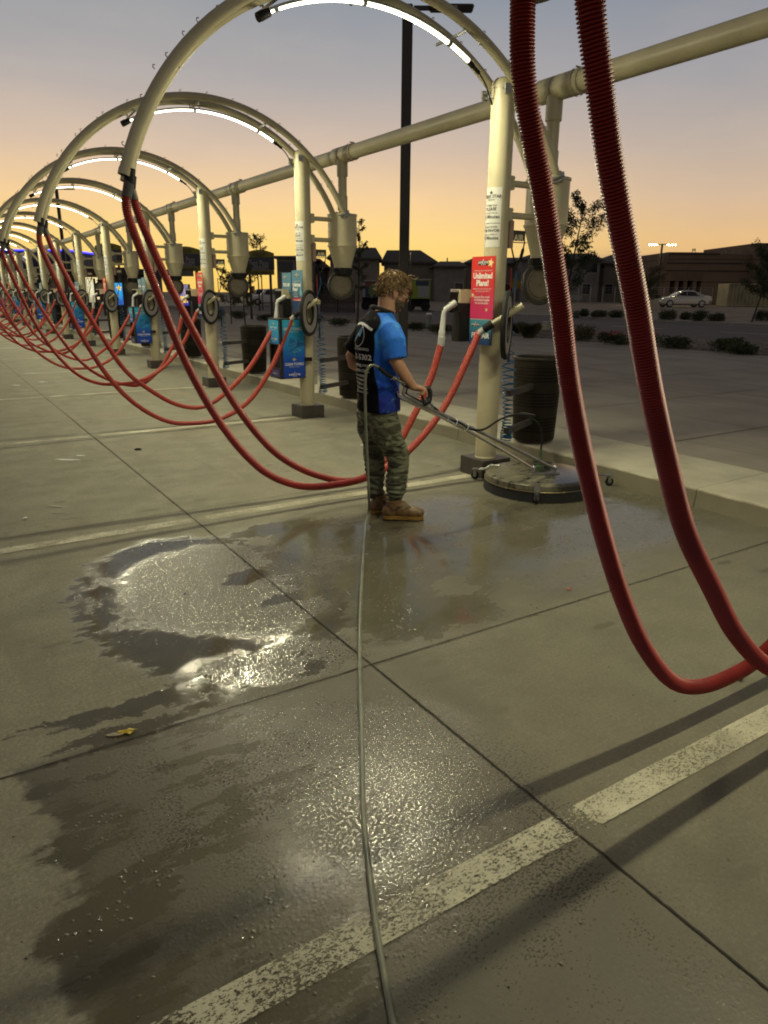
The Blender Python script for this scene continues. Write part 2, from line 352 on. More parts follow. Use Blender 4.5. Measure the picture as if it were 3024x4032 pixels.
class MB:
    def __init__(s): s.v = []; s.f = []; s.mi = []; s.cur = 0
    def q(s, vs, fs):
        o = len(s.v); s.v += [V(p) for p in vs]; s.f += [tuple(i+o for i in f) for f in fs]; s.mi += [s.cur]*len(fs); return s
    def box(s, c, size, M=None, bev=0):
        hx, hy, hz = [q/2 for q in size]; c = V(c)
        if bev:
            bm = bmesh.new(); bmesh.ops.create_cube(bm, size=1)
            for v in bm.verts: v.co = V((v.co.x*size[0], v.co.y*size[1], v.co.z*size[2]))
            bmesh.ops.bevel(bm, geom=list(bm.edges), offset=bev, segments=2, affect='EDGES')
            bm.verts.ensure_lookup_table(); vs = [v.co.copy() for v in bm.verts]; fs = [[v.index for v in f.verts] for f in bm.faces]; bm.free()
        else:
            vs = [V((x*hx, y*hy, z*hz)) for x in (-1, 1) for y in (-1, 1) for z in (-1, 1)]
            fs = [(0, 1, 3, 2), (4, 6, 7, 5), (0, 4, 5, 1), (2, 3, 7, 6), (0, 2, 6, 4), (1, 5, 7, 3)]
        if M: vs = [M @ v for v in vs]
        return s.q([v+c for v in vs], fs)
    def quad(s, a, b, c, d): return s.q([a, b, c, d], [(0, 1, 2, 3)])
    def tube(s, path, r, n=12, caps=True, rf=None):
        path = [V(p) for p in path]; N = len(path); vs = []; up = None
        for i, p in enumerate(path):
            t = (path[min(i+1, N-1)]-path[max(i-1, 0)]).normalized()
            if up is None:
                up = t.orthogonal().normalized()
            up = (up - t*up.dot(t))
            up = up.normalized() if up.length > 1e-6 else t.orthogonal().normalized()
            w = t.cross(up); ri = rf(i, N) if rf else (r[i] if isinstance(r, (list, tuple)) else r)
            for k in range(n):
                a = 2*PI*k/n; vs.append(p+(up*math.cos(a)+w*math.sin(a))*ri)
        fs = [(i*n+k, i*n+(k+1) % n, (i+1)*n+(k+1) % n, (i+1)*n+k) for i in range(N-1) for k in range(n)]
        if caps: fs += [tuple(reversed(range(n))), tuple((N-1)*n+k for k in range(n))]
        return s.q(vs, fs)
    def cyl(s, a, b, r0, r1=None, n=20, caps=True): return s.tube([a, b], [r0, r0 if r1 is None else r1], n, caps)
    def lathe(s, prof, c=(0, 0, 0), axis=(0, 0, 1), n=32):
        """prof: (radius, height) pairs along axis from c"""
        ax = V(axis).normalized(); u = ax.orthogonal().normalized(); w = ax.cross(u); c = V(c); vs = []; N = len(prof)
        for r, h in prof:
            for k in range(n):
                a = 2*PI*k/n; vs.append(c+ax*h+(u*math.cos(a)+w*math.sin(a))*max(r, 1e-5))
        fs = [(i*n+k, i*n+(k+1) % n, (i+1)*n+(k+1) % n, (i+1)*n+k) for i in range(N-1) for k in range(n)]
        return s.q(vs, fs)
    def torus(s, c, R, r, axis=(0, 0, 1), n=32, m=8, sy=1):
        prof = [(R+r*math.cos(2*PI*k/m), r*sy*math.sin(2*PI*k/m)) for k in range(m+1)]
        return s.lathe(prof, c, axis, n)
    def ell(s, c, r, M=None, n=20, m=12):
        vs = []; c = V(c)
        for i in range(m+1):
            th = PI*i/m
            for k in range(n):
                a = 2*PI*k/n; p = V((r[0]*math.sin(th)*math.cos(a), r[1]*math.sin(th)*math.sin(a), r[2]*math.cos(th)))
                vs.append((M @ p if M else p)+c)
        fs = [(i*n+k, (i+1)*n+k, (i+1)*n+(k+1) % n, i*n+(k+1) % n) for i in range(m) for k in range(n)]
        return s.q(vs, fs)
    def loft(s, rings, n=28):
        """rings: (centre, half x vector, half y vector) closed at both ends"""
        vs = []
        for c, hx, hy in rings:
            for k in range(n):
                a = 2*PI*k/n; vs.append(V(c)+V(hx)*math.cos(a)+V(hy)*math.sin(a))
        N = len(rings); fs = [(i*n+k, i*n+(k+1) % n, (i+1)*n+(k+1) % n, (i+1)*n+k) for i in range(N-1) for k in range(n)]
        fs += [tuple(reversed(range(n))), tuple((N-1)*n+k for k in range(n))]
        return s.q(vs, fs)
    def poly(s, pts, c, right, up, thick=0):
        """flat outline in a plane, with thickness towards -normal"""
        right = V(right); up = V(up); nr = right.cross(up); c = V(c); n = len(pts)
        f = [c+right*a+up*b for a, b in pts]
        if not thick: return s.q(f, [tuple(range(n))])
        bk = [p-nr*thick for p in f]
        return s.q(f+bk, [tuple(range(n)), tuple(reversed(range(n, 2*n)))] + [(i, i+n, (i+1) % n+n, (i+1) % n) for i in range(n)])
    def build(s, name, m, parent=None, smooth=True, local=False, fix=True):
        me = bpy.data.meshes.new(name)
        M = Matrix() if (local or parent is None) else rootm(parent).inverted()
        me.from_pydata([M @ v for v in s.v], [], s.f)
        ms = m if isinstance(m, (list, tuple)) else [m]
        for q in ms: me.materials.append(q)
        if len(ms) > 1: me.polygons.foreach_set('material_index', s.mi)
        if fix:
            bm = bmesh.new(); bm.from_mesh(me); bmesh.ops.remove_doubles(bm, verts=bm.verts, dist=1e-6)
            bmesh.ops.recalc_face_normals(bm, faces=bm.faces); bm.to_mesh(me); bm.free()
        if smooth:
            me.polygons.foreach_set('use_smooth', [True]*len(me.polygons))
            try: me.set_sharp_from_angle(angle=rad(38))
            except Exception: pass
        me.update()
        o = bpy.data.objects.new(name, me); C.objects.link(o)
        if parent: o.parent = parent
        return o


_tc = {}


def text_geo(s, size=1, bold=0, sx=1):
    key = (s, bold)
    if key not in _tc:
        cu = bpy.data.curves.new('t', 'FONT'); cu.body = s; cu.size = 1; cu.align_x = 'CENTER'; cu.align_y = 'CENTER'
        cu.offset = bold; cu.resolution_u = 2; cu.fill_mode = 'FRONT'
        o = bpy.data.objects.new('t', cu); me = bpy.data.meshes.new_from_object(o)
        vs = [v.co.copy() for v in me.vertices]; fs = [tuple(p.vertices) for p in me.polygons]
        bpy.data.objects.remove(o); bpy.data.curves.remove(cu); bpy.data.meshes.remove(me)
        if vs:
            y0 = (max(v.y for v in vs)+min(v.y for v in vs))/2
            for v in vs: v.y -= y0*0
        _tc[key] = (vs, fs)
    vs, fs = _tc[key]
    return [V((v.x*size*sx, v.y*size, 0)) for v in vs], fs


def put_text(mb, s, size, c, right, up, bold=.012, sx=1, width=None):
    vs, fs = text_geo(s, size, bold, sx)
    if width and vs:
        w = max(v.x for v in vs)-min(v.x for v in vs)
        k = width/w
        vs = [V((v.x*k, v.y, 0)) for v in vs]
    c = V(c); right = V(right); up = V(up)
    mb.q([c+right*v.x+up*v.y for v in vs], fs)


def star(n=5, r=1, ri=.45, rot=0):
    return [((r if k % 2 == 0 else ri)*math.sin(rot+PI*k/n), (r if k % 2 == 0 else ri)*math.cos(rot+PI*k/n)) for k in range(2*n)]


def copy_tree(o, parent=None):
    c = o.copy(); C.objects.link(c)
    if parent: c.parent = parent; c.matrix_parent_inverse = o.matrix_parent_inverse
    for ch in [q for q in ALLCH.get(o.name, [])]: copy_tree(ch, c)
    return c


ALLCH = {}


def index_children():
    ALLCH.clear()
    for q in bpy.data.objects:
        if q.parent: ALLCH.setdefault(q.parent.name, []).append(q)


def remesh(mb, voxel, smooth=3, name='tmp'):
    """union of overlapping closed shapes into one continuous skin"""
    me = bpy.data.meshes.new(name); me.from_pydata(mb.v, [], mb.f)
    bm = bmesh.new(); bm.from_mesh(me); bmesh.ops.remove_doubles(bm, verts=bm.verts, dist=1e-6); bmesh.ops.recalc_face_normals(bm, faces=bm.faces); bm.to_mesh(me); bm.free()
    o = bpy.data.objects.new(name, me); C.objects.link(o)
    r = o.modifiers.new('r', 'REMESH'); r.mode = 'VOXEL'; r.voxel_size = voxel; r.adaptivity = 0
    if smooth:
        q = o.modifiers.new('s', 'SMOOTH'); q.iterations = smooth; q.factor = .5
    dg = bpy.context.evaluated_depsgraph_get(); ev = o.evaluated_get(dg)
    m2 = bpy.data.meshes.new_from_object(ev)
    out = MB(); out.q([v.co.copy() for v in m2.vertices], [tuple(p.vertices) for p in m2.polygons])
    bpy.data.objects.remove(o); bpy.data.meshes.remove(me); bpy.data.meshes.remove(m2)
    return out


# pixel of the reference to a place on the ground, at forward distance D metres
def at(px, D, z=0.0):
    d = CF + CR*((px-1512)/FPX) + CU*((2016-1150)/FPX); hf = V((math.sin(YAW), math.cos(YAW), 0))
    t = D/d.dot(hf); p = V((0, 0, CAMH))+d*t; return V((p.x, p.y, z))
def zat(px, py, D):
    d = CF + CR*((px-1512)/FPX) + CU*((2016-py)/FPX); hf = V((math.sin(YAW), math.cos(YAW), 0))
    return CAMH + d.z*D/d.dot(hf)
def ong(px, py, z=0):
    d = CF + CR*((px-1512)/FPX) + CU*((2016-py)/FPX); t = (z-CAMH)/d.z
    return V((0, 0, CAMH))+d*t
HR = V((math.cos(YAW), -math.sin(YAW), 0)); HF = V((math.sin(YAW), math.cos(YAW), 0)); UP = V((0, 0, 1))

PX, PY, SP = 4.283, 4.96, 3.70

# ------------------------------------------------------------------ ground and structure
def sheet(name, x0, x1, y0, y1, z, m, th=0, kind='structure'):
    b = MB()
    if th: b.box(((x0+x1)/2, (y0+y1)/2, z-th/2), (x1-x0, y1-y0, th))
    else: b.quad((x0, y0, z), (x1, y0, z), (x1, y1, z), (x0, y1, z))
    return tag(b.build(name, m, smooth=False), kind=kind)
sheet('ground', -500, 500, -300, 900, -.06, dirt)
sheet('bay_floor', -30, 5.012, -14, 75, 0, concm)


def strip(mb, x0, x1, y0, y1, z):
    mb.quad((x0, y0, z), (x1, y0, z), (x1, y1, z), (x0, y1, z))
jm = mat('dark joint', (.028, .025, .02), .95)
jb = MB(); rj = random.Random(3)


def wobble_line(mb, a, b, w, z, seg=90):
    a = V(a); b = V(b); d = (b-a).normalized(); s = V((-d.y, d.x, 0)); L = []
    for i in range(seg+1):
        p = a.lerp(b, i/seg); ww = w*(.75+.7*rj.random()); of = (rj.random()-.5)*w*.5
        L.append((p+s*(of-ww/2), p+s*(of+ww/2)))
    for (p, q), (r, t) in zip(L, L[1:]): mb.quad((p.x, p.y, z), (r.x, r.y, z), (t.x, t.y, z), (q.x, q.y, z))
wobble_line(jb, (1.5, -3, 0), (1.5, 8, 0), .007, .0035, 500)
wobble_line(jb, (1.5, 8, 0), (1.5, 75, 0), .008, .0035, 200)
wobble_line(jb, (-6, 2.45, 0), (5, 2.45, 0), .006, .0035, 500)
wobble_line(jb, (-6, 5.22, 0), (5, 5.22, 0), .004, .0035, 300)
for y in (-1.25, 9.85, 13.6, 17.3, 21, 24.7, 32): wobble_line(jb, (-6, y, 0), (5, y, 0), .006, .0035, 60)
tag(jb.build('floor_joints', jm, smooth=False), kind='structure')

kb = MB()
def f_prof(y0, y1, x0, x1):
    prof = [(x0, -.05), (x0+.012, .05), (x0+.02, .128), (x0+.035, .146), (x0+.06, .150), (x1, .150), (x1, -.05)]
    n = len(prof); ys = [y0, y1]
    return [V((x, y, z)) for y in ys for x, z in prof], [(i, i+1, n+i+1, n+i) for i in range(n-1)]+[tuple(range(n)), tuple(reversed(range(n, 2*n)))]
y = -12.0
while y < 75:
    kb.q(*f_prof(y+.004, y+3.046, 5.0, 6.0)); y += 3.05
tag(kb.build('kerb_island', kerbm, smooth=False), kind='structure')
sheet('drive_lane', 6.003, 17.3, -30, 75, .146, lanem, .15)
jb = MB()
for x in (9.9, 13.6): wobble_line(jb, (x, -10, 0), (x, 75, 0), .012, .1495, 60)
for yy in [2.5+2.03*i for i in range(-5, 34)]: wobble_line(jb, (6.02, yy, 0), (17.2, yy, 0), .010, .1495, 20)
tag(jb.build('lane_joints', jm, smooth=False), kind='structure')
sheet('lane_gutter', 17.302, 17.85, -30, 75, .156, walkm, .16)
sheet('planting_bed', 17.852, 22.3, -30, 75, .16, gravel, .16)
sheet('gutter_strip', 22.302, 23.0, -30, 75, .10, walkm, .12)
sheet('street', 23.002, 36.9, -60, 160, .06, asph, .1)
sheet('far_kerb', 36.902, 38.2, -60, 160, .17, walkm, .2)
lot = MB()
for (x0, z0), (x1, z1) in zip([(38.202, .12), (44, .2), (54, .46), (75, .5)], [(44, .2), (54, .46), (75, .5), (480, .9)]):
    lot.quad((x0, -250, z0), (x1, -250, z1), (x1, 600, z1), (x0, 600, z0))
tag(lot.build('far_lot', dirt, smooth=False), kind='structure')
sheet('rear_yard', -60, 38.2, 75.01, 160, .10, lanem, .15)
b = MB()
strip(b, 23.25, 23.37, -60, 160, .064); strip(b, 36.2, 36.32, -60, 160, .064)
for i in range(24): strip(b, 29.4, 29.52, -20+i*6, -17+i*6, .064)
tag(b.build('road_markings', linem, smooth=False), kind='structure')
for n in range(-1, 14):
    b = MB(); yc = PY+SP*n; x1 = PX-.172; yc -= .01
    strip(b, -8, x1, yc-.055, yc+.055, .0045)
    tag(b.build('parking_stripe', paintm, smooth=False), kind='structure')

# ------------------------------------------------------------------ vacuum station (local x,y from the post base)
def build_station(kind):
    """kind 'plans' (red sign) or 'towels' (blue signs).  Geometry in local coordinates of the post base."""
    root = thing('vacuum_station', '', 'vacuum station')
    B = lambda mb, name, m, par=root, **k: mb.build(name, m, par, local=True, **k)
    # plinth and post
    mb = MB(); mb.box((0, 0, .08), (.33, .33, .16), bev=.004); B(mb, 'plinth', plinthm)
    mb = MB(); H = 3.276; R = .098
    mb.lathe([(0, .16), (R+.004, .16), (R+.004, .165), (R, .17), (R, H-.09), (R+.0025, H-.088), (R+.0025, H-.065), (R*.93, H-.035), (R*.72, H-.012), (R*.4, H-.001), (0, H)], n=36)
    post = B(mb, 'post', cream)
    # decal wrapped round the post, centred on -X
    stc = mat('white decal', (.60, .60, .55), .45)
    mb = MB(); a0, a1 = rad(112), rad(247); rr = R+.0015; z0, z1 = 1.99, 2.455; n = 16
    vs = []
    for i in range(n+1):
        a = a0+(a1-a0)*i/n
        for zz in (z0, z1): vs.append((rr*math.cos(a), rr*math.sin(a), zz))
    mb.q(vs, [(2*i, 2*i+2, 2*i+3, 2*i+1) for i in range(n)]); dec = B(mb, 'decal', stc, post, fix=False)
    tm = MB()
    def wrap(s, size, zc, bold=.012, shift=0):
        vs, fs = text_geo(s, size, bold); out = []
        for v in vs:
            a = PI+rad(12)+(v.x+shift)/(rr+.001); out.append(((rr+.0012)*math.cos(a), (rr+.0012)*math.sin(a), zc+v.y))
        tm.q(out, fs)
    wrap('SUPER STAR', .034, 2.385, .022); wrap('CAR WASH', .014, 2.36, .015)
    tm.q([((rr+.0012)*math.cos(PI+rad(12)+p*.02/rr), (rr+.0012)*math.sin(PI+rad(12)+p*.02/rr), 2.415+q*.018) for p, q in star()], [tuple(range(10))])
    wrap('At Super Star', .022, 2.318, .004); wrap('PLEASE', .034, 2.288, .02); wrap('limit your time to', .018, 2.258, .004); wrap('15 Minutes', .037, 2.228, .02)
    wrap('____________', .03, 2.19, .03)
    wrap('En Super Estrella', .020, 2.150, .004); wrap('POR FAVOR', .032, 2.120, .02); wrap('limite su tiempo a', .018, 2.091, .004); wrap('15 Minutos', .036, 2.062, .02)
    B(tm, 'lettering', inkm, dec, smooth=False, fix=False)
    # separator hung from the overhead pipe
    sx = .565
    mb = MB(); mb.lathe([(0, 2.57), (.19, 2.57), (.195, 2.575), (.195, 2.555), (.187, 2.553), (.187, 2.20), (.197, 2.198), (.197, 2.185), (.187, 2.18), (.118, 1.955), (.118, 1.89)], (sx, 0, 0), n=40)
    sep = B(mb, 'separator_tank', cream)
    mb = MB(); mb.lathe([(.12, 1.92), (.135, 1.918), (.135, 1.87), (.128, 1.865), (.128, 1.84), (.02, 1.84)], (sx, 0, 0), n=32)
    mb.box((sx-.14, -.02, 1.895), (.03, .03, .03)); B(mb, 'collar', rubber, sep)
    ax = V((-.30, -1, .06)).normalized(); cc = V((sx-.035, -.02, 1.70))
    mb = MB(); mb.torus(cc, .165, .022, ax, 40, 8, 1.6); mb.tube([cc+V((0, .02, .15)), cc+V((0, .02, .20))], .06, 12)
    ring = B(mb, 'dump_door_ring', mat('dirty grey rubber', (.045, .042, .035), .6, var=.3), sep)
    mb = MB(); mb.lathe([(0, .012), (.05, .014), (.118, .012), (.122, .004), (.150, -.002), (.150, -.03), (0, -.03)], cc, ax, 36)
    mb.lathe([(0, .022), (.012, .02), (.014, .012)], cc, ax, 10); B(mb, 'dump_door', mat('dusty beige plate', (.13, .11, .075), .6, var=.2, vscale=12), sep)
    # bracket arms between post and tank
    for zc in (2.505, 2.255):
        mb = MB(); mb.cyl((.09, 0, zc), (sx-.18, 0, zc), .027, n=16); mb.box((.112, 0, zc), (.05, .085, .11), bev=.004)
        for s in (-1, 1): mb.cyl((.137, s*.028, zc+.04), (.146, s*.028, zc+.04), .008, n=8); mb.cyl((.137, s*.028, zc-.04), (.146, s*.028, zc-.04), .008, n=8)
        B(mb, 'bracket_arm', cream)
    # the two arch tubes
    cxl, cz, AR = 3.05-PX, 1.715, 1.945
    for s in (-.14, .14):
        mb = MB(); pth = []
        for i in range(61):
            a = rad(162.4-(162.4-24)*i/60); q_ = V((cxl+AR*math.cos(a), s, cz+AR*math.sin(a)))
            if s > 0: q_.x += .078*max(0, min(1, (2.5-PX-q_.x)/1.3))**1.3
            pth.append(q_)
        e = pth[-1]; pth += [e+V((.035, 0, -.09)), V((sx-.02, s*.78, 2.55))]
        mb.tube(pth, .038, 16)
        for k in range(15):       # cable hooks
            a = rad(158-k*8.6); o = V((math.cos(a), 0, math.sin(a))); tg = V((math.sin(a), 0, -math.cos(a)))
            p = V((cxl, s, cz))+o*(AR+.036)
            mb.tube([p-tg*.012, p-tg*.010+o*.016, p+o*.022, p+tg*.010+o*.014], .0035, 5)
            if k % 3 == 2: q = V((cxl, s, cz))+o*(AR-.036); mb.cyl(q, q-o*.016, .006, n=6)
        tb = B(mb, 'arch_tube', cream)
        a = rad(27); o = V((math.cos(a), 0, math.sin(a))); tg = V((math.sin(a), 0, -math.cos(a))); p = V((cxl, s, cz))+o*AR+tg*.04
        mb = MB()
        for h in (-.016, .016): mb.lathe([(.036, -.010), (.072, -.010), (.074, 0), (.072, .010), (.036, .010)], p+tg*h, tg, 24)
        for k in range(4):
            aa = PI/4+k*PI/2; w = tg.orthogonal().normalized(); w2 = tg.cross(w); q = p+(w*math.cos(aa)+w2*math.sin(aa))*.058
            mb.cyl(q-tg*.038, q+tg*.038, .008, n=6)
        B(mb, 'flange', galv, tb)
        a = rad(162.4); o = V((math.cos(a), 0, math.sin(a))); tg = V((-math.sin(a), 0, math.cos(a))); e = V((cxl+(.078 if s > 0 else 0), s, cz))+o*AR
        mb = MB(); mb.lathe([(.038, -.02), (.0405, -.02), (.0405, .02), (.039, .02)], e+tg*.0, tg, 20); B(mb, 'end_collar', cream, tb)
    for s in (-1, 1):              # clamps to the post head
        mb = MB(); mb.cyl((s*.0-.07, s*.075, H-.10), (s*.0-.09, s*.15, H-.10), .008, n=8); mb.cyl((-.05, s*.075, H-.135), (-.07, s*.15, H-.135), .006, n=8)
        mb.box((-.08, s*.142, H-.115), (.06, .012, .07)); B(mb, 'tube_clamp', galv)
    # lit strip under the tubes
    LR = 1.832
    arc = lambda a, r=LR, y=0: V((cxl+r*math.cos(rad(a)), y, cz+r*math.sin(rad(a))))
    def bar(r0, r1, hw, a0, a1, n=30):
        mb = MB(); vs = []
        for i in range(n+1):
            a = a0+(a1-a0)*i/n; vs += [arc(a, r0, -hw), arc(a, r0, hw), arc(a, r1, hw), arc(a, r1, -hw)]
        return mb.q(vs, [(4*i+k, 4*i+(k+1) % 4, 4*i+4+(k+1) % 4, 4*i+4+k) for i in range(n) for k in range(4)]+[(0, 1, 2, 3), (4*n+3, 4*n+2, 4*n+1, 4*n)])
    ls_ = B(bar(LR-.008, LR+.004, .012, 116, 62), 'led_strip', leds, smooth=False)
    for k in range(3):      # what the strip gives off, as three lamps lying on its lens
        a = 116-54*(k+.5)/3; la = bpy.data.lights.new('led_lamp', 'AREA'); la.shape = 'RECTANGLE'; la.size = .57; la.size_y = .022
        la.energy = LED*PI*.57*.030; la.color = (1, .93, .60); lo = bpy.data.objects.new('led_lamp', la); C.objects.link(lo); lo.parent = root
        o_ = V((math.cos(rad(a)), 0, math.sin(rad(a)))); tg_ = V((math.sin(rad(a)), 0, -math.cos(rad(a)))); p_ = V((cxl, 0, cz))+o_*(LR-.024)
        lo.matrix_local = Matrix(((tg_.x, 0, o_.x, p_.x), (0, 1, 0, p_.y), (tg_.z, 0, o_.z, p_.z), (0, 0, 0, 1)))
    B(bar(LR+.0045, LR+.022, .030, 116.2, 61.8), 'strip_channel', galv, smooth=False)  # plate widened to block the strip's upward light from the tubes
    for a in (114.5, 92.5, 68.5):
        B(bar(LR-.013, LR+.024, .018, a+.5, a-.5, 1), 'strip_clamp', galv, smooth=False)
        o = V((math.cos(rad(a)), 0, math.sin(rad(a)))); mb = MB(); p0 = arc(a, LR+.045)
        mb.tube([p0+V((0, -.19, 0)), p0+V((0, .19, 0))], .011, 6)
        mb.cyl(p0+V((0, -.14, 0)), p0+V((0, -.14, 0))+o*.04, .008, n=6); mb.cyl(p0+V((0, .14, 0)), p0+V((0, .14, 0))+o*.04, .008, n=6)
        B(mb, 'cross_bracket', galv)
    mb = MB(); mb.tube([arc(119), arc(118), arc(116)], [.030, .032, .026], 12); B(mb, 'end_cap', black)
    mb = MB(); mb.tube([arc(62), arc(60.5), arc(60), arc(58)], [.016, .020, .014, .015], 10)
    mb.tube(spline([arc(58), arc(55, LR-.02), V((-.10, .02, H-.20)), V((-.095, .03, H-.15))], 6), .006, 6); B(mb, 'power_cable', black)
    # hoses
    ds = .14
    hA = [(1.215, 2.27), (1.185, 2.12), (1.21, 1.98), (1.30, 1.70), (1.48, 1.16), (1.71, .70), (1.98, .36), (2.26, .195), (2.55, .15), (2.93, .175), (3.32, .35), (3.67, .68), (3.92, 1.10), (4.02, 1.30)]
    hB = [(1.290, 2.27), (1.315, 2.14), (1.365, 1.98), (1.50, 1.64), (1.70, 1.22), (1.95, .75), (2.26, .37), (2.66, .14), (3.03, .085), (3.35, .30), (3.58, .62), (3.74, .92), (3.835, 1.20)]
    if kind == 'towels':
        hA = [(x, z) for x, z in hA[:7]]+[(2.32, .13), (2.65, .07), (3.02, .10), (3.40, .30), (3.72, .70), (3.94, 1.12), (4.02, 1.30)]
        hB = [(x, z) for x, z in hB[:6]]+[(2.20, .50), (2.55, .27), (2.90, .22), (3.25, .42), (3.55, .70), (3.80, 1.05), (3.92, 1.22)]
    def hose(pts, y0, y1, ribs, sleeve_from=.70):
        P = [(x-PX, 0, z) for x, z in pts]; sp = spline(P, 14); N = len(sp)
        sp = [V((p.x, y0+(y1-y0)*max(0, (i/N-.55)/.45)**1.3, p.z)) for i, p in enumerate(sp)]
        k = int(N*sleeve_from)
        up, lo = sp[:k+1], sp[k:]
        mb = MB()
        if ribs:
            q = resample(up, .0120/4); mb.tube(q, .026, 18, rf=lambda i, n: .0262+.0028*(1, .35, -.8, .35)[i % 4])
        else: mb.tube(resample(up, .03), .0268, 12)
        hs = B(mb, 'vacuum_hose', hosem)
        mb = MB(); mb.tube(resample(lo, .02), .0300, 16); B(mb, 'hose_sleeve', sleevem, hs)
        mb = MB(); q = V((sp[0].x, sp[0].y, sp[0].z)); top = V((1.245-PX, y0, 2.40))
        mb.tube([V((pts[0][0]+.012-PX, y0, 2.325)), V((pts[0][0]+.006-PX, y0, 2.29)), q+V((0, 0, -.03))], [.034, .034, .031], 16)
        B(mb, 'rubber_coupling', rubber, hs)
        mb = MB(); mb.tube([sp[0]+V((0, 0, -.02)), sp[0].lerp(sp[11], .9)], [.031, .030], 16); B(mb, 'hose_cuff', mat('dark grey cuff', (.07, .07, .068), .5), hs)
        return sp
    ribs = kind == 'plans'
    s1 = hose(hA, -ds, -.14, ribs); s2 = hose(hB, ds, .14 if ribs else .12, ribs)
    # wand 1: cuff, black collar and long cream crevice pipe through the holder ring
    e = s1[-1]; d = V((.24, -.245, .215)).normalized()
    mb = MB(); mb.tube([e-V((.01, 0, .02)), e+d*.05], [.030, .026], 16); B(mb, 'wand_cuff', greypl)
    mb = MB(); mb.tube([e+d*.045, e+d*.05, e+d*.13, e+d*.135], [.030, .035, .035, .028], 16); mb.torus(e+d*.115, .034, .004, d, 20, 6); B(mb, 'wand_collar', rubber)
    mb = MB(); mb.tube([e+d*.13, e+d*.42], [.024, .027], 16, False); mb.tube([e+d*.42, e+d*.14], [.0235, .021], 16, False); B(mb, 'crevice_pipe', cream)
    # wand 2: grey pipe with claw head
    e = s2[-1]; tp = e+V((.02, .0, .25))
    mb = MB(); mb.tube([e-V((.004, 0, .03)), e+V((.002, 0, .05)), e+V((.003, 0, .055)), e+V((.006, 0, .10)), e+V((.006, 0, .105)), tp, tp+V((.015, 0, .03)), tp+V((.11, -.01, .085))],
                       [.033, .033, .029, .029, .025, .022, .025, .030], 14); B(mb, 'claw_wand', greypl)
    # hanger plate behind the claw wand
    mb = MB(); mb.box((-.19, .19, 1.59), (.12, .09, .115), bev=.003); mb.box((-.11, .12, 1.60), (.06, .16, .05)); B(mb, 'hanger_arm', cream)
    mb = MB(); mb.box((-.292, .185, 1.555), (.10, .012, .205)); mb.box((-.292, .155, 1.455), (.10, .05, .006)); mb.cyl((-.33, .135, 1.455), (-.33, .135, 1.50), .005, n=6); hp = B(mb, 'hanger_plate', black)
    mb = MB(); mb.box((-.292, .1765, 1.637), (.092, .004, .026))
    for s in (-.025, .025): mb.cyl((-.292+s, .174, 1.637), (-.292+s, .164, 1.637), .008, n=8)
    B(mb, 'bolt_strip', mat('dull zinc', (.35, .35, .33), .6), hp)
    mb = MB(); mb.box((-.19, .20, 1.365), (.12, .11, .325)); B(mb, 'control_box', black)
    # holder ring on the street side of the post
    pc = s1[-1]+d*.27 + V((.005, .0, -.03)); ax = V((.67, -.742, 0))
    ctr = pc+V((0, 0, -.055))
    mb = MB(); mb.lathe([(.238, -.012), (.275, -.022), (.286, 0), (.275, .022), (.238, .014)], ctr, ax, 48)
    mb.lathe([(.150, .014), (.128, .020), (.124, 0), (.128, -.014), (.150, -.014)], ctr, ax, 36); rg = B(mb, 'holder_ring', rubber)
    mb = MB(); mb.lathe([(.240, .0125), (.236, .016), (.152, .016), (.148, .0125)], ctr, ax, 48); mb.lathe([(.240, -.013), (.150, -.013)], ctr, ax, 48)
    def f_rf(t, b):
        co = t.coord(); n = t.noise(co, 18, 4, .6); c = t.mix(t.sstep(t.noise(co, 32, 2), .66, .72), (.30, .285, .265), (.16, .05, .04))
        t.put(b.inputs['Base Color'], t.mix(t.sstep(n, .3, .8), c, (.20, .19, .17))); b.inputs['Roughness'].default_value = .6
    B(mb, 'ring_face', mat('pitted grey face', fn=f_rf), rg)
    mb = MB(); mb.box((.09, -.10, 1.49), (.10, .12, .05)); mb.cyl((.13, -.08, 1.5), (.13, -.165, 1.5), .010, n=8); B(mb, 'ring_bracket', cream)
    # air station: sign, nozzle, hoses
    mb = MB(); mb.box((.125, -.02, 2.10), (.05, .06, .22), bev=.002); B(mb, 'air_box', mat('faded pink box', (.30, .20, .16), .5, var=.2))
    mb = MB(); mb.box((.235, -.02, 2.095), (.15, .004, .085)); mb.box((.225, -.02, 2.040), (.19, .05, .004)); asg = B(mb, 'air_sign', mat('dark green sign', (.045, .045, .03), .5))
    mb = MB(); put_text(mb, 'AIR', .072, (.235, -.0235, 2.075), (1, 0, 0), UP, .03); B(mb, 'lettering', mat('pale cream print', (.80, .72, .45), .5), asg, smooth=False, fix=False)  # letters in a plain pale cream, no emission
    mb = MB(); mb.tube(spline([(.30, -.03, 2.05), (.275, -.04, 1.98), (.24, -.05, 1.89)], 4), [.006]*4+[.014]*4+[.012], 8)
    mb.tube(spline([(.24, -.05, 1.89), (.20, -.05, 1.85), (.17, -.05, 1.90), (.14, -.04, 2.0)], 5), .007, 6); mb.cyl((.20, -.05, 1.87), (.20, -.05, 1.80), .010, n=8); B(mb, 'air_gun', rubber)
    bl = mat('blue air hose', (.006, .11, .24), .3); rd = mat('red air line', (.35, .03, .02), .4)
    mb = MB(); mb.tube(spline([(.20, -.05, 1.80), (.205, -.05, 1.70), (.17, -.04, 1.60), (.14, -.03, 1.50), (.17, 0, 1.36)], 6), .007, 6)
    pts = []; rr_ = random.Random(2 if kind == 'plans' else 5); z = 1.36; a = 0
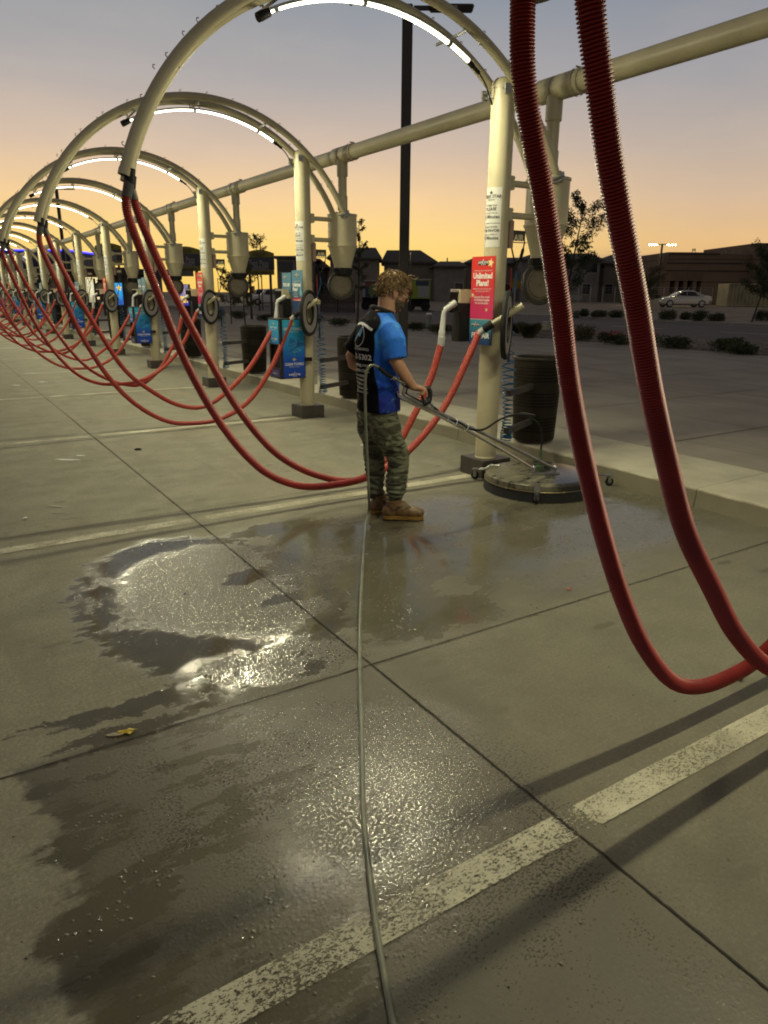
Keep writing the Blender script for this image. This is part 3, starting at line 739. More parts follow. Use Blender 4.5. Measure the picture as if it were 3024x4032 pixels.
    while z > .30:
        k = (z-.30)/1.06; p = .018+.085*k**1.1
        r = .045+.014*math.sin(z*9)+rr_.uniform(-.006, .006)+(1-k)*.008
        pts.append((.20+.03*(1-k)+math.cos(a)*r, -.02+math.sin(a)*r, z)); a += 2*PI/12; z -= p/12
    mb.tube(pts, .0062, 5, True); ah = B(mb, 'coiled_air_hose', bl)
    mb = MB(); mb.cyl((.185, -.03, 1.25), (.185, -.03, 1.17), .008, n=8); mb.cyl((.185, -.03, 1.17), (.19, -.03, 1.02), .011, n=8); B(mb, 'coupler', rubber, ah)
    mb = MB(); mb.tube([(.16, -.03, 1.83), (.165, -.03, 1.7), (.17, -.02, 1.5)], .006, 6); B(mb, 'red_air_line', rd)
    if kind == 'towels':
        mb = MB(); pts = []; a = 0; z = 1.2
        while z > .42:
            p = .05 if z > .55 else .012
            pts.append((.13+math.cos(a)*.028, .01+math.sin(a)*.028, z)); a += 2*PI/10; z -= p/10
        mb.tube(pts, .0035, 5); B(mb, 'clear_coiled_line', mat('pale green tube', (.26, .32, .14), .4))
    # signs facing -X
    RT, sxp = V((0, -1, 0)), -.155
    def board(name, y0, y1, z0, z1, m, x=sxp):
        mb = MB(); mb.box((x, (y0+y1)/2, (z0+z1)/2), (.006, y1-y0, z1-z0)); return B(mb, name, m, smooth=False)
    def grad(nm, c0, c1, z0, z1):
        def f(t, b):
            z = t.sep(t.coord())[2]; t.put(b.inputs['Base Color'], t.mix(t.sstep(z, z0, z1), c0, c1)); b.inputs['Roughness'].default_value = .35
        return mat(nm, fn=f)
    redg = grad('red to pink print', (.62, .045, .15), (.60, .03, .025), 1.42, 1.75)
    blug = grad('blue sign print', (.012, .05, .16), (.06, .26, .36), 1.20, 1.40)
    blug2 = grad('slate blue sign print', (.03, .06, .15), (.06, .20, .30), 1.40, 1.84)
    fx = sxp-.0045
    def T(mb, s, size, y, z, bold=.012, w=None): put_text(mb, s, size, (fx, y, z), RT, UP, bold, width=w)
    def logo(mb, mk, y, z, k=1):
        T(mb, 'SUPER STAR', .030*k, y, z, .03); T(mb, 'CAR WASH', .015*k, y, z-.02*k, .02)
        mb.poly([(p*.012*k, q*.012*k) for p, q in star()], (fx, y, z+.024*k), RT, UP)
        mk.poly([(-.075*k, -.028*k), (.075*k, -.028*k), (.085*k, .018*k), (-.085*k, .018*k)], (fx+.001, y, z), RT, UP)
    if kind == 'plans':
        y0, y1, ym = -.185, .118, -.033
        bd = board('plans_sign', y0, y1, 1.405, 1.915, redg); mb = MB(); mk = MB()
        logo(mb, mk, ym, 1.865, .8)
        T(mb, 'Wash whenever you want with our', .0145, ym, 1.80, .004, .235); T(mb, 'Unlimited', .066, ym, 1.757, .035, .25); T(mb, 'Plans!', .066, ym, 1.698, .035, .16)
        T(mb, 'Just drive up, wash, and leave your', .0145, ym, 1.652, .004, .24); T(mb, 'messes and stresses behind.', .0145, ym, 1.634, .004, .19)
        T(mb, 'Get your first month', .026, ym, 1.585, .02, .205); T(mb, 'of Unlimited washes', .026, ym, 1.560, .02, .205); T(mb, 'for one low price', .026, ym, 1.535, .02, .17)
        B(mb, 'lettering', whitem, bd, smooth=False, fix=False); B(mk, 'logo_patch', inkm, bd, smooth=False, fix=False)
        for yy, zz, r_, ro in ((-.13, 1.86, .042, .2), (.09, 1.60, .022, .1), (-.10, 1.48, .018, .3)):
            mb = MB(); mb.poly([(p*r_, q*r_) for p, q in star(rot=ro)], (fx, yy, zz), RT, UP)
            B(mb, 'printed_star', mat('pale yellow print', (.75, .62, .28), .5), bd, smooth=False, fix=False)
        mb = MB()
        for yy in (-.06, .005): mb.cyl((sxp-.003, yy, 1.612), (sxp-.010, yy, 1.612), .006, n=8)
        B(mb, 'mounting_bolt', galv, bd)
        bd = board('free_air_sign', y0, y1, 1.185, 1.400, blug); mb = MB(); mk = MB()
        mb.quad((fx, y0, 1.396), (fx, y1, 1.396), (fx, y1, 1.400), (fx, y0, 1.400))
        logo(mb, mk, ym+.07, 1.355, .65); T(mb, 'FREE AIR', .060, ym, 1.262, .035, .24)
        B(mb, 'lettering', whitem, bd, smooth=False, fix=False); B(mk, 'logo_patch', inkm, bd, smooth=False, fix=False)
    else:
        y0, y1, ym = -.255, .045, -.105
        bd = board('plans_sign', y0, y1, 1.19, 1.875, blug2); mb = MB(); mk = MB(); rm = MB()
        logo(mb, mk, ym, 1.82, .8); T(mb, 'Wash whenever you want with our', .0145, ym, 1.745, .004, .235)
        T(mb, 'Unlimited', .062, ym+.01, 1.70, .035, .23); T(mb, 'Plans!', .062, ym+.055, 1.645, .035, .14)
        for i, s in enumerate(('As often as', 'you want for one', 'low monthly price')): T(mb, s, .017, ym+.045, 1.602-.02*i, .01)
        rm.quad((fx+.001, ym-.125, 1.505), (fx+.001, ym+.125, 1.505), (fx+.001, ym+.125, 1.540), (fx+.001, ym-.125, 1.540)); T(mb, 'Join the club today', .024, ym, 1.516, .02, .22)
        B(mb, 'lettering', whitem, bd, smooth=False, fix=False); B(mk, 'logo_patch', inkm, bd, smooth=False, fix=False)
        B(rm, 'red_banner', mat('red print', (.55, .03, .03), .4), bd, smooth=False, fix=False)
        dm = MB(); dm.poly([(0, .07), (.018, .03), (.032, -.01), (.028, -.04), (0, -.056), (-.028, -.04), (-.032, -.01), (-.018, .03)], (fx+.0005, ym-.10, 1.615), RT, UP)
        B(dm, 'printed_drop', mat('pale cyan print', (.18, .42, .48), .4), bd, smooth=False, fix=False)
        bd = board('free_air_sign', .07, .345, 1.60, 1.85, blug2); mb = MB(); mk = MB(); logo(mb, mk, .25, 1.80, .6); T(mb, 'FREE AIR', .055, .215, 1.70, .035, .2)
        B(mb, 'lettering', whitem, bd, smooth=False, fix=False); B(mk, 'logo_patch', inkm, bd, smooth=False, fix=False)
        mb = MB(); mb.box((-.12, .10, 1.72), (.05, .22, .03)); B(mb, 'sign_bracket', cream)
    return root


ORD = ['nearest', 'second', 'third', 'fourth', 'fifth', 'sixth', 'seventh', 'eighth', 'ninth', 'tenth', 'eleventh', 'twelfth', 'thirteenth', 'fourteenth', 'fifteenth']
ROOTS = {'plans': build_station('plans'), 'towels': build_station('towels')}


# trash bin
def f_bin(t, b):
    x, y, z = t.sep(t.coord()); a = t.m('ARCTAN2', y, x)
    u = t.m('FRACT', t.mul(a, 9.2)); v = t.m('FRACT', t.mul(z, 32)); du = t.sub(u, .5); dv = t.sub(v, .5)
    dd = t.m('SQRT', t.add(t.mul(du, du), t.mul(dv, dv)))
    bands = t.m('MAXIMUM', t.m('MAXIMUM', t.mul(t.m('GREATER_THAN', z, .094), t.m('LESS_THAN', z, .25)), t.mul(t.m('GREATER_THAN', z, .343), t.m('LESS_THAN', z, .50))), t.mul(t.m('GREATER_THAN', z, .594), t.m('LESS_THAN', z, .75)))
    hole = t.mul(t.m('LESS_THAN', dd, .31), bands); n = t.noise(t.coord(), 4, 5)
    t.put(b.inputs['Base Color'], t.mix(hole, t.mix(n, (.017, .0145, .011), (.024, .020, .015)), (.001, .001, .001)))
    t.put(b.inputs['Roughness'], t.fmix(hole, .42, .9)); t.put(b.inputs['Normal'], t.bump(t.mul(hole, -1), .5, .004))
binm = mat('perforated dark brown steel', fn=f_bin, spec=.14)


def build_bin():
    r = thing('trash_bin', '', 'trash bin', group='trash bins bolted beside the vacuum posts')
    mb = MB(); mb.lathe([(0, .003), (.205, .003), (.212, .02), (.225, .30), (.235, .60), (.240, .80), (.240, .815)], n=44)
    mb.lathe([(.232, .815), (.228, .60), (.20, .05)], n=44); mb.build('bin_body', binm, r, local=True)
    mb = MB(); mb.torus((0, 0, .822), .243, .011, n=44, sy=1.4); mb.build('rim', mat('dark brown steel', (.028, .024, .018), .35, var=.2), r, local=True)
    for z in (.56, .21):
        mb = MB(); mb.box((-.455, -.255, z), (.62, .05, .055), Matrix.Rotation(rad(26), 4, 'Z'), bev=.003)
        mb.build('mounting_arm', plinthm, r, local=True)
    return r
BIN = build_bin()


# towel dispenser
def build_towel():
    r = thing('towel_dispenser', '', 'towel dispenser', group='blue towel dispensers on every second post')
    # local origin: left front bottom corner; x 0..35, y 0..34, z 0..75
    w, dd, h = .355, .345, .755
    mb = MB(); t_ = .012
    mb.box((w/2, dd/2+.01, t_/2), (w, dd, t_)); mb.box((w/2, dd/2+.01, h-t_/2), (w+.02, dd+.02, t_)); mb.box((w-t_/2, dd/2+.01, h/2), (t_, dd, h-2*t_-.002)); mb.box((w/2, dd+.005, h/2), (w-2*t_-.002, t_, h-2*t_-.002))
    mb.box((.018, .012, h/2), (.034, .026, h-2*t_-.002)); mb.box((.010, dd-.01, h/2), (.018, .03, h-2*t_-.004)); mb.box((w/2, .02, h/2), (w-.045, .02, h-2*t_-.004))
    mb.box((.013, dd/2, .13), (.018, dd-.03, .012)); mb.box((.013, dd/2, .43), (.018, dd-.03, .012))
    mb.build('cabinet', mat('black cabinet', (.018, .018, .02), .4), r, local=True, smooth=False)
    mb = MB(); mb.box((.05, dd/2, .27), (.02, dd-.04, .27)); mb.build('towel_slot', mat('dark slot', (.006, .006, .006), .9), r, local=True, smooth=False)
    def f(t, b):
        co = t.coord(); x, y, z = t.sep(co)
        c = t.ramp(z, [(0, (.014, .05, .38)), (.25, (.014, .09, .48)), (.5, (.02, .28, .62)), (.75, (.05, .46, .72))])
        t.put(b.inputs['Base Color'], c); b.inputs['Roughness'].default_value = .25
    pr = mat('blue gradient print', fn=f)
    mb = MB(); mb.box((w/2+.012, .003, h/2), (w-.05, .006, h-.03)); fp = mb.build('front_panel', pr, r, local=True, smooth=False)
    mb = MB(); mb.box((-.002, dd/2+.01, .59), (.006, dd-.05, .30)); lp = mb.build('side_panel', pr, r, local=True, smooth=False)
    mb = MB(); mb.box((-.002, dd/2+.01, .068), (.006, dd-.05, .10)); lp2 = mb.build('lower_side_panel', mat('violet blue print', (.03, .035, .16), .3), r, local=True, smooth=False)
    xc = w/2+.012; X = V((1, 0, 0)); mb = MB()
    def T(s, size, z, bold=.012, wd=None): put_text(mb, s, size, (xc, -.0015, z), X, UP, bold, width=wd)
    T('DIRTY TOWELS', .046, .625, .022, .265); T('RETURN IN TOP BIN', .014, .592, .006); T('CLEAN TOWELS', .046, .185, .022, .265); T('FREE FOR YOU TO USE', .014, .152, .006)
    T('SUPER STAR', .030, .052, .02); T('CAR WASH', .012, .032, .01)
    mb.build('lettering', whitem, fp, local=True, smooth=False, fix=False)
    mb = MB(); arr = [(-.006, -.024), (.006, -.024), (.006, .002), (.018, -.008), (.018, .006), (0, .024), (-.018, .006), (-.018, -.008), (-.006, .002)]
    mb.poly(arr, (xc, -.0015, .69), X, UP); mb.poly([(-b_, a_) for a_, b_ in arr], (xc, -.0015, .245), X, UP); mb.poly([(p*.012, q*.012) for p, q in star()], (xc, -.0015, .078), X, UP)
    mb.build('printed_arrows', yellowm, fp, local=True, smooth=False, fix=False)
    # printed crumpled towel: flat print made of shaded folds
    def f2(t, b):
        co = t.coord(); n = t.noise(co, 16, 5, .6, 1.6); t.put(b.inputs['Base Color'], t.ramp(n, [(.3, (.008, .06, .20)), (.5, (.02, .15, .40)), (.65, (.06, .32, .58))])); b.inputs['Roughness'].default_value = .25
    mb = MB(); rr = random.Random(4); pts = []
    for k in range(44):
        a = 2*PI*k/44; q = .085*(1+.20*math.sin(3*a+1)+.14*math.sin(7*a)+.10*rr.uniform(-1, 1)); pts.append((q*math.cos(a)*1.12+.02, q*math.sin(a)*1.15))
    mb.q([(xc, -.001, .41)]+[(xc+a_, -.001, .41+b_) for a_, b_ in pts], [(0, i+1, (i+1) % 44+1) for i in range(44)])
    mb.build('printed_towel', mat('towel print', fn=f2), fp, local=True, smooth=False, fix=False)
    mb = MB(); RY = V((0, -1, 0))
    for s, sz, z, wd in (('DIRTY TOWELS', .036, .64, .21), ('RETURN IN TOP BIN', .012, .612, .12), ('CLEAN TOWELS', .036, .50, .21), ('FREE FOR YOU TO USE', .012, .475, .12)): put_text(mb, s, sz, (-.0055, dd/2+.01, z), RY, UP, .02, width=wd)
    mb.build('lettering', whitem, lp, local=True, smooth=False, fix=False)
    mb = MB(); mb.poly([(a_*.8, b_*.8) for a_, b_ in arr], (-.0055, dd/2+.01, .69), RY, UP); mb.build('printed_arrow', yellowm, lp, local=True, smooth=False, fix=False)
    mb = MB(); put_text(mb, 'SUPER STAR', .022, (-.0055, dd/2+.01, .062), RY, UP, .02); mb.build('lettering', whitem, lp2, local=True, smooth=False, fix=False)
    mb = MB(); mb.box((w+.035, -.005, .24), (.11, .006, .05)); mb.cyl((w+.075, -.008, .24), (w+.075, -.018, .24), .012, n=10); mb.build('mounting_tab', black, r, local=True)
    mb = MB()
    for x_, z_ in ((w-.012, .03), (w-.012, .40), (w-.012, .70)): mb.cyl((x_, -.002, z_), (x_, -.008, z_), .006, n=8)
    mb.build('bolt', chrome, r, local=True)
    return r
TOW = build_towel()

index_children()
used = set()
def dup(o, loc):
    if o.name not in used: used.add(o.name); c = o
    else: c = copy_tree(o)
    c.location = loc; return c
NST = 13
for n in range(-1, NST):
    kind = 'plans' if n % 2 == 0 else 'towels'
    if n == -1: continue
    y = PY+SP*n
    c = dup(ROOTS[kind], (PX, y, 0))
    what = 'with red sign' if kind == 'plans' else 'with blue signs'
    c['label'] = {0: 'cream vacuum arch and post beside the worker, with the red plans sign', 1: 'cream vacuum arch with slate blue signs, directly left of the worker'}.get(n, f'cream vacuum arch and post, {ORD[n]} in the row {what}')
    c['group'] = 'vacuum stations in a row'
    c = dup(BIN, (5.20, y+.33, .18))
    c['label'] = {0: 'dark perforated trash bin behind the post beside the worker'}.get(n, f'dark perforated trash bin at the {ORD[n]} vacuum post in the row')
    if kind == 'towels':
        c = dup(TOW, (3.838, y-.16, .535))
        c['label'] = f'blue towel dispenser box mounted on the {ORD[n]} vacuum post in the row'
# the station right beside the camera: its arch and post are out of frame, its hoses hang in view
index_children()
c = copy_tree(ROOTS['plans']); c.location = (PX, PY-SP, 0)
c['label'] = 'vacuum station nearest the camera, its two thick red ribbed hoses hanging in the foreground'; c['group'] = 'vacuum stations in a row'
HOSES = [q for q in c.children if q.name.startswith('vacuum_hose')]
PZ = [[(1.248, 2.33), (1.25, 2.27), (1.262, 2.12), (1.30, 1.99), (1.36, 1.83), (1.44, 1.59), (1.50, 1.385), (1.585, 1.165), (1.70, .91), (1.835, .655), (1.99, .425), (2.185, .23), (2.375, .15), (2.58, .135), (2.76, .16), (3.05, .30), (3.45, .68), (3.70, 1.02), (3.835, 1.20)],
      [(1.15, 2.33), (1.155, 2.27), (1.17, 2.15), (1.21, 2.03), (1.26, 1.895), (1.31, 1.78), (1.395, 1.60), (1.48, 1.405), (1.575, 1.22), (1.70, 1.0), (1.875, .785), (2.055, .58), (2.29, .395), (2.60, .25), (2.95, .22), (3.32, .35), (3.67, .68), (3.92, 1.10), (4.02, 1.30)]]
hz = sorted(HOSES, key=lambda o: -sum(v.co.y for v in o.data.vertices[:50]))   # far side hose first
for o, pts, yy in zip(hz, PZ, (.14, -.14)):
    sp = resample(spline([(x-PX, yy, z) for x, z in pts], 12), .0075/4)
    k = int(len(sp)*.90); mb = MB()
    mb.tube(sp[:k], .026, 22, rf=lambda i, n: .0258+.0036*(1, .5, -1.1, .5)[i % 4])
    t_ = mb.build('tmp', hosem, None); o.data = t_.data; bpy.data.objects.remove(t_)
    for ch in o.children:
        if ch.name.startswith(('rubber_coupling', 'hose_cuff')): ch.location.z = .075
        if ch.name.startswith('hose_sleeve'):
            mb = MB(); mb.tube(sp[k-1::12], .030, 16); t_ = mb.build('tmp', sleevem, None); ch.data = t_.data; bpy.data.objects.remove(t_)

# overhead vacuum main
r = thing('overhead_pipe', 'long cream overhead suction pipe joining all the vacuum tanks', 'pipe', (4.86, 0, 3.275))
yE = PY+SP*12+.4
mb = MB(); mb.cyl((4.86, -6, 3.275), (4.86, yE, 3.275), .083, n=28); mb.build('main_pipe', cream, r)
for n in range(-1, 13):
    y = PY+SP*n
    mb = MB()
    for a, b_ in ((-.30, -.03), (-.03, .0), (.0, .17)): mb.cyl((4.86, y+a, 3.275), (4.86, y+b_, 3.275), .097 if a != -.03 else .089, n=28)
    mb.lathe([(.105, -.012), (.105, .012)], (4.86, y-.24, 3.275), (0, 1, 0), 28); mb.cyl((4.86-.03, y-.24, 3.385), (4.86+.03, y-.24, 3.385), .006, n=6)
    mb.lathe([(.070, 3.22), (.070, 3.03), (.066, 3.025), (.056, 3.02), (.056, 2.80), (.064, 2.795), (.064, 2.63), (.05, 2.62), (.05, 2.56)], (4.855, y, 0), n=24)
    mb.build('drop_pipe', cream, r)

# ------------------------------------------------------------------ surface cleaner
DC = V((4.33, 4.30, 0))
O = V((2.74, 4.30, 0)); PH = rad(102); PM = Matrix.Translation(O) @ Matrix.Rotation(PI/2-PH, 4, 'Z')
Lp = lambda u, v, z: PM @ V((u, v, z))
r = thing('surface_cleaner', 'round black pressure surface cleaner on casters with a silver tube handle', 'surface cleaner', DC)
def f_deck(t, b):
    co = t.coord(); n = t.noise(co, 5, 6, .65); s = t.noise(t.map(co, (1, 2.2, 1), rot=(0, 0, .6)), 7, 7, .72); x, y, z = t.sep(co)
    g = t.sstep(t.add(t.add(t.mul(x, -.9), t.mul(y, .45)), t.mul(t.sub(n, .5), .5)), -.12, .06)
    foam = t.mul(t.mul(g, t.sstep(s, .30, .62)), .8)
    t.put(b.inputs['Base Color'], t.mix(foam, t.mix(n, (.018, .017, .016), (.035, .032, .029)), (.20, .19, .125)))
    t.put(b.inputs['Roughness'], t.fmix(foam, .16, .6)); t.put(b.inputs['Normal'], t.bump(t.add(n, s), .12, .003))
mb = MB(); mb.lathe([(0, .158), (.10, .157), (.40, .148), (.445, .142), (.458, .132), (.460, .095), (.452, .092)], DC, n=64); mb.build('deck', mat('black deck with dried foam', fn=f_deck), r)
mb = MB(); mb.lathe([(.452, .094), (.462, .090), (.464, .070), (.470, .03), (.474, .004), (.455, .002)], DC, n=96); mb.build('brush_skirt', mat('black bristles', (.012, .012, .012), .85, bumps=1, bscale=120), r)
mb = MB(); mb.torus(DC+V((0, 0, .088)), .466, .0035, n=96, m=6)
for k in range(12): a = 2*PI*k/12+.2; mb.ell(DC+V((.467*math.cos(a), .467*math.sin(a), .088)), (.008, .008, .011), n=8, m=6)
mb.build('clamp_band', mat('brassy steel', (.35, .29, .16), .4, .8), r)
for ang, L in ((224, .46), (118, .56), (-24, .62)):
    a = rad(ang); d = V((math.cos(a), math.sin(a), 0)); s = V((-d.y, d.x, 0)); e = DC+d*(L+.02)
    mb = MB()
    if L > .5: mb.tube([DC+d*.36+V((0, 0, .152)), DC+d*.44+V((0, 0, .150)), DC+d*.50+V((0, 0, .105)), e+V((0, 0, .095))], .012, 6); mb.box(e+V((0, 0, .098)), (.07, .05, .01), Matrix.Rotation(a, 4, 'Z'))
    else: mb.box(DC+d*.468+V((0, 0, .125)), (.012, .05, .075), Matrix.Rotation(a, 4, 'Z'), bev=.003); mb.cyl(e+V((0, 0, .10)), e+V((0, 0, .075)), .014, n=10)
    for q in (-1, 1): mb.box(e+s*q*.016+d*.008+V((0, 0, .058)), (.03, .003, .05), Matrix.Rotation(a, 4, 'Z'))
    cst = mb.build('caster', galv, r)
    mb = MB(); mb.lathe([(.012, -.011), (.034, -.011), (.037, -.006), (.037, .006), (.034, .011), (.012, .011)], e+d*.012+V((0, 0, .038)), s, 24); mb.build('wheel', rubber, cst)
    mb = MB(); mb.cyl(e+d*.012+s*.014+V((0, 0, .038)), e+d*.012-s*.014+V((0, 0, .038)), .014, n=12); mb.build('hub', chrome, cst)
# handle
p_end = V((4.36, 4.15, .20)); q_end = V((4.20, 4.24, .20))
jn = Lp(.466, -.20, .732); v1 = p_end-jn; jn2 = jn+V((.02, .05, -.03)); 
mb = MB(); mb.tube(spline([Lp(.078, -.24, 1.04), Lp(.060, -.24, .99), Lp(.051, -.24, .951), Lp(.09, -.24, .925), Lp(.28, -.22, .832), jn+V((0, 0, .012)), jn.lerp(p_end, .5)+V((0, 0, .01)), p_end], 6), .0125, 12); mb.build('handle_tube', galv, r)
mb = MB(); mb.tube(spline([Lp(.03, -.02, 1.02), Lp(.035, -.10, .975), Lp(.05, -.16, .925), Lp(.12, -.20, .885), Lp(.30, -.21, .80), jn+V((0, 0, -.018)), jn.lerp(q_end, .5), q_end], 6), .0125, 12); mb.build('handle_tube', chrome, r)
mb = MB()
for p in (p_end, q_end): mb.cyl(V((p.x, p.y, .155)), V((p.x, p.y, .215)), .014, n=10); mb.ell(V((p.x, p.y, .212)), (.02, .02, .02), n=12, m=8)
mb.box(V((4.28, 4.19, .162)), (.26, .05, .012), Matrix.Rotation(rad(-20), 4, 'Z')); mb.build('handle_mount', galv, r)
sw = V((4.33, 4.30, .16)); mb = MB(); mb.lathe([(.035, 0), (.035, .04), (.02, .045), (.02, .11), (.013, .115), (.013, .18), (.0, .18)], sw, n=18); mb.build('swivel', mat('green brass swivel', (.10, .16, .09), .5, .5), r)
go = Lp(.24, -.235, .885)
mb = MB(); mb.tube(spline([go, Lp(.33, -.22, .815), Lp(.42, -.21, .76), Lp(.52, -.20, .712), Lp(.60, -.19, .668), Lp(.72, -.17, .655), Lp(.86, -.15, .715), Lp(1.0, -.14, .745), Lp(1.18, -.12, .725), sw+V((-.20, .06, .50)), sw+V((-.05, .02, .42)), sw+V((0, 0, .30)), sw+V((0, 0, .17))], 8), .0085, 10); mb.build('lead_hose', rubber, r)
mb = MB()
for u in (.40, .47, .56):
    z_ = .83-(u-.27)*.46
    mb.torus(Lp(u, -.205, z_-.012), .026, .0022, (PM.to_3x3() @ V((.9, 0, -.4))), 16, 6)
mb.build('zip_tie', whitem, r)
# trigger gun
G = lambda *a: Lp(*a)
mb = MB(); mb.tube(spline([G(-.05, -.275, 1.074), G(.0, -.265, 1.05), G(.05, -.255, 1.02)], 4), .011, 10)
for k in range(5): p = G(-.05+.022*k, -.273+.004*k, 1.072-.010*k); mb.torus(p, .012, .004, (PM.to_3x3() @ V((.9, .1, -.42))), 12, 6)
mb.build('hose_connector', steel, r)
mb = MB(); mb.tube(spline([G(.04, -.25, 1.027), G(.08, -.245, 1.005), G(.14, -.24, .985), G(.19, -.24, .985), G(.225, -.24, .985), G(.245, -.24, .955), G(.240, -.24, .905), G(.215, -.24, .885), G(.195, -.24, .885)], 5), [.017]*10+[.016]*10+[.020]*10+[.024]*8+[.018]*3, 10)
mb.tube(spline([G(.205, -.24, .888), G(.14, -.24, .915), G(.08, -.24, .945), G(.068, -.24, .965), G(.075, -.245, 1.0)], 5), .008, 8)
mb.tube([G(.195, -.24, .96), G(.190, -.24, .92), G(.205, -.24, .895)], .010, 8); mb.build('trigger_gun', mat('black gun plastic', (.012, .012, .013), .5), r)
mb = MB(); mb.cyl(G(.235, -.236, .895), G(.285, -.228, .85), .010, n=10); mb.build('gun_outlet', steel, r)

# long supply hose over the floor
t_ = [G(-.05, -.275, 1.074), G(-.10, -.285, 1.10), G(-.155, -.295, 1.145), G(-.205, -.30, 1.16), G(-.240, -.30, 1.12), G(-.250, -.30, 1.04), G(-.248, -.30, .85), G(-.236, -.30, .55), G(-.228, -.31, .28)]
g_ = [(1452, 2010, .10), (1440, 2075, .03), (1428, 2230, .010), (1419, 2420, .010), (1417, 2600, .010), (1425, 2900, .010), (1430, 3180, .010), (1450, 3400, .010), (1481, 3650, .010), (1520, 3880, .010), (1548, 4032, .010), (1580, 4200, .010)]
mb = MB(); mb.tube(resample(spline(t_[2:]+[ong(*q) for q in g_], 10), .02), .0092, 12)
o = mb.build('pressure_hose', mat('grey green hose', (.17, .18, .13), .35, var=.2, vscale=8), None)
tag(o, 'long thin grey pressure hose trailing over the wet floor from the worker to the camera', 'hose')
mb = MB(); mb.tube(spline(t_[:3], 5), .0135, 10); e_ = mb.build('hose_end', rubber, None); e_.parent = o

# ------------------------------------------------------------------ the worker (local frame: x ahead, y left)
man = thing('person', 'standing bearded man in blue and black shirt and camouflage trousers holding the cleaner handle', 'person', O, PI/2-PH)
B = lambda mb, name, m, par=man, **k: mb.build(name, m, par, local=True, **k)
HC = V((.060, 0, 1.630)); HM = Matrix.Rotation(rad(-8), 4, 'Z') @ Matrix.Rotation(rad(20), 4, 'Y')
hd = lambda x, y, z: HC+HM @ V((x*1.06, y*1.06, z*1.06))
body = MB()
body.ell(hd(-.004, 0, .012), (.096, .076, .098), HM)
body.ell(hd(.040, 0, -.045), (.056, .056, .068), HM); body.ell(hd(.064, 0, -.098), (.028, .032, .022), HM)
body.ell(hd(.078, 0, .028), (.020, .05, .016), HM)
body.tube([hd(.088, 0, .012), hd(.108, 0, -.030), hd(.100, 0, -.040)], [.009, .013, .009], 10)
body.ell(hd(.090, 0, -.068), (.012, .022, .010), HM)
for s in (-1, 1):
    body.ell(hd(.002, s*.078, -.022), (.019, .008, .031), HM, 14, 10); body.ell(hd(-.006, s*.084, -.012), (.012, .006, .022), HM, 12, 8)
    body.ell(hd(.060, s*.036, -.020), (.026, .020, .020), HM)
body.tube([hd(-.022, 0, -.02), V((.012, 0, 1.51)), V((-.018, 0, 1.46)), V((-.04, 0, 1.36))], [.070, .066, .070, .09], 20)
ring = lambda c, z, d, w: ((c, 0, z), (d, 0, 0), (0, w, 0))
body.loft([ring(-.05, .70, .07, .13), ring(-.05, .82, .10, .15), ring(-.055, 1.0, .09, .14), ring(-.05, 1.2, .105, .165), ring(-.045, 1.34, .105, .17), ring(-.04, 1.40, .07, .12)])
body.tube([V((-.03, -.15, 1.37)), V((-.02, -.215, 1.30)), V((-.02, -.25, 1.19)), V((.0, -.255, 1.155)), V((.055, -.25, 1.075)), V((.118, -.242, 1.0)), V((.135, -.240, .992))], [.055, .052, .043, .043, .041, .029, .027], 18)
body.tube([V((-.05, .15, 1.37)), V((-.10, .23, 1.28)), V((-.165, .27, 1.165)), V((-.155, .265, 1.12)), V((-.06, .20, 1.06)), V((.0, .06, 1.02)), V((.02, .0, 1.01))], [.055, .05, .043, .042, .038, .030, .026], 16)
# right hand: palm, four curled fingers, thumb
body.ell(V((.160, -.240, .990)), (.040, .036, .020), Matrix.Rotation(rad(15), 4, 'Y'), 16, 10)
for i, (vy, L) in enumerate(((-.262, 1.0), (-.248, 1.05), (-.233, 1.0), (-.219, .85))):
    if i == 0:
        body.tube([V((.175, -.262, .995)), V((.200, -.266, .985)), V((.213, -.264, .955)), V((.214, -.262, .922))], [.011, .010, .009, .0075], 10)
    else:
        body.tube([V((.182, vy-.015, .990)), V((.196-.004*i, vy-.028, .970)), V((.180-.006*i, vy-.030, .947)), V((.158, vy-.012, .950))], [.0105, .0098*L, .009*L, .0075*L], 10)
body.tube([V((.145, -.215, .990)), V((.172, -.205, .992)), V((.200, -.213, .985))], [.013, .011, .009], 10)
# left hand closed on the far end of the handle
body.ell(V((.035, -.015, 1.012)), (.038, .022, .024))
for i in range(4): body.tube([V((.050, .012-.018*i, 1.020)), V((.066, .010-.018*i, 1.005)), V((.050, .008-.018*i, .985))], [.010, .0095, .008], 8)
body.tube([V((.03, -.03, 1.03)), V((.045, -.05, 1.02)), V((.055, -.055, 1.0))], [.011, .010, .008], 8)
# legs
LEG = {-1: [V((-.045, -.085, .78)), V((.062, -.10, .47)), V((.052, -.095, .14)), V((.075, -.105, .06)), V((.16, -.13, .045))],
       1: [V((-.06, .085, .78)), V((-.040, .10, .46)), V((-.025, .11, .14)), V((.0, .11, .06)), V((.09, .108, .045))]}
for s in (-1, 1): body.tube(spline(LEG[s], 5), [.060]*4+[.045]*6+[.036]*6+[.035]*5, 14)
bm_ = remesh(body, .0055, 3, 'person')
def f_skin(t, b):
    co = t.coord(); n = t.noise(co, 30, 4); z = t.sep(co)[2]
    c = t.mix(n, (.44, .235, .135), (.54, .31, .19)); t.put(b.inputs['Base Color'], c); b.inputs['Roughness'].default_value = .5
    b.inputs['Subsurface Weight'].default_value = .08; b.inputs['Subsurface Radius'].default_value = (.01, .004, .002)
    t.put(b.inputs['Normal'], t.bump(t.noise(co, 120, 3), .15, .002))
skin = mat('skin', fn=f_skin)
bo = B(bm_, 'body', skin)

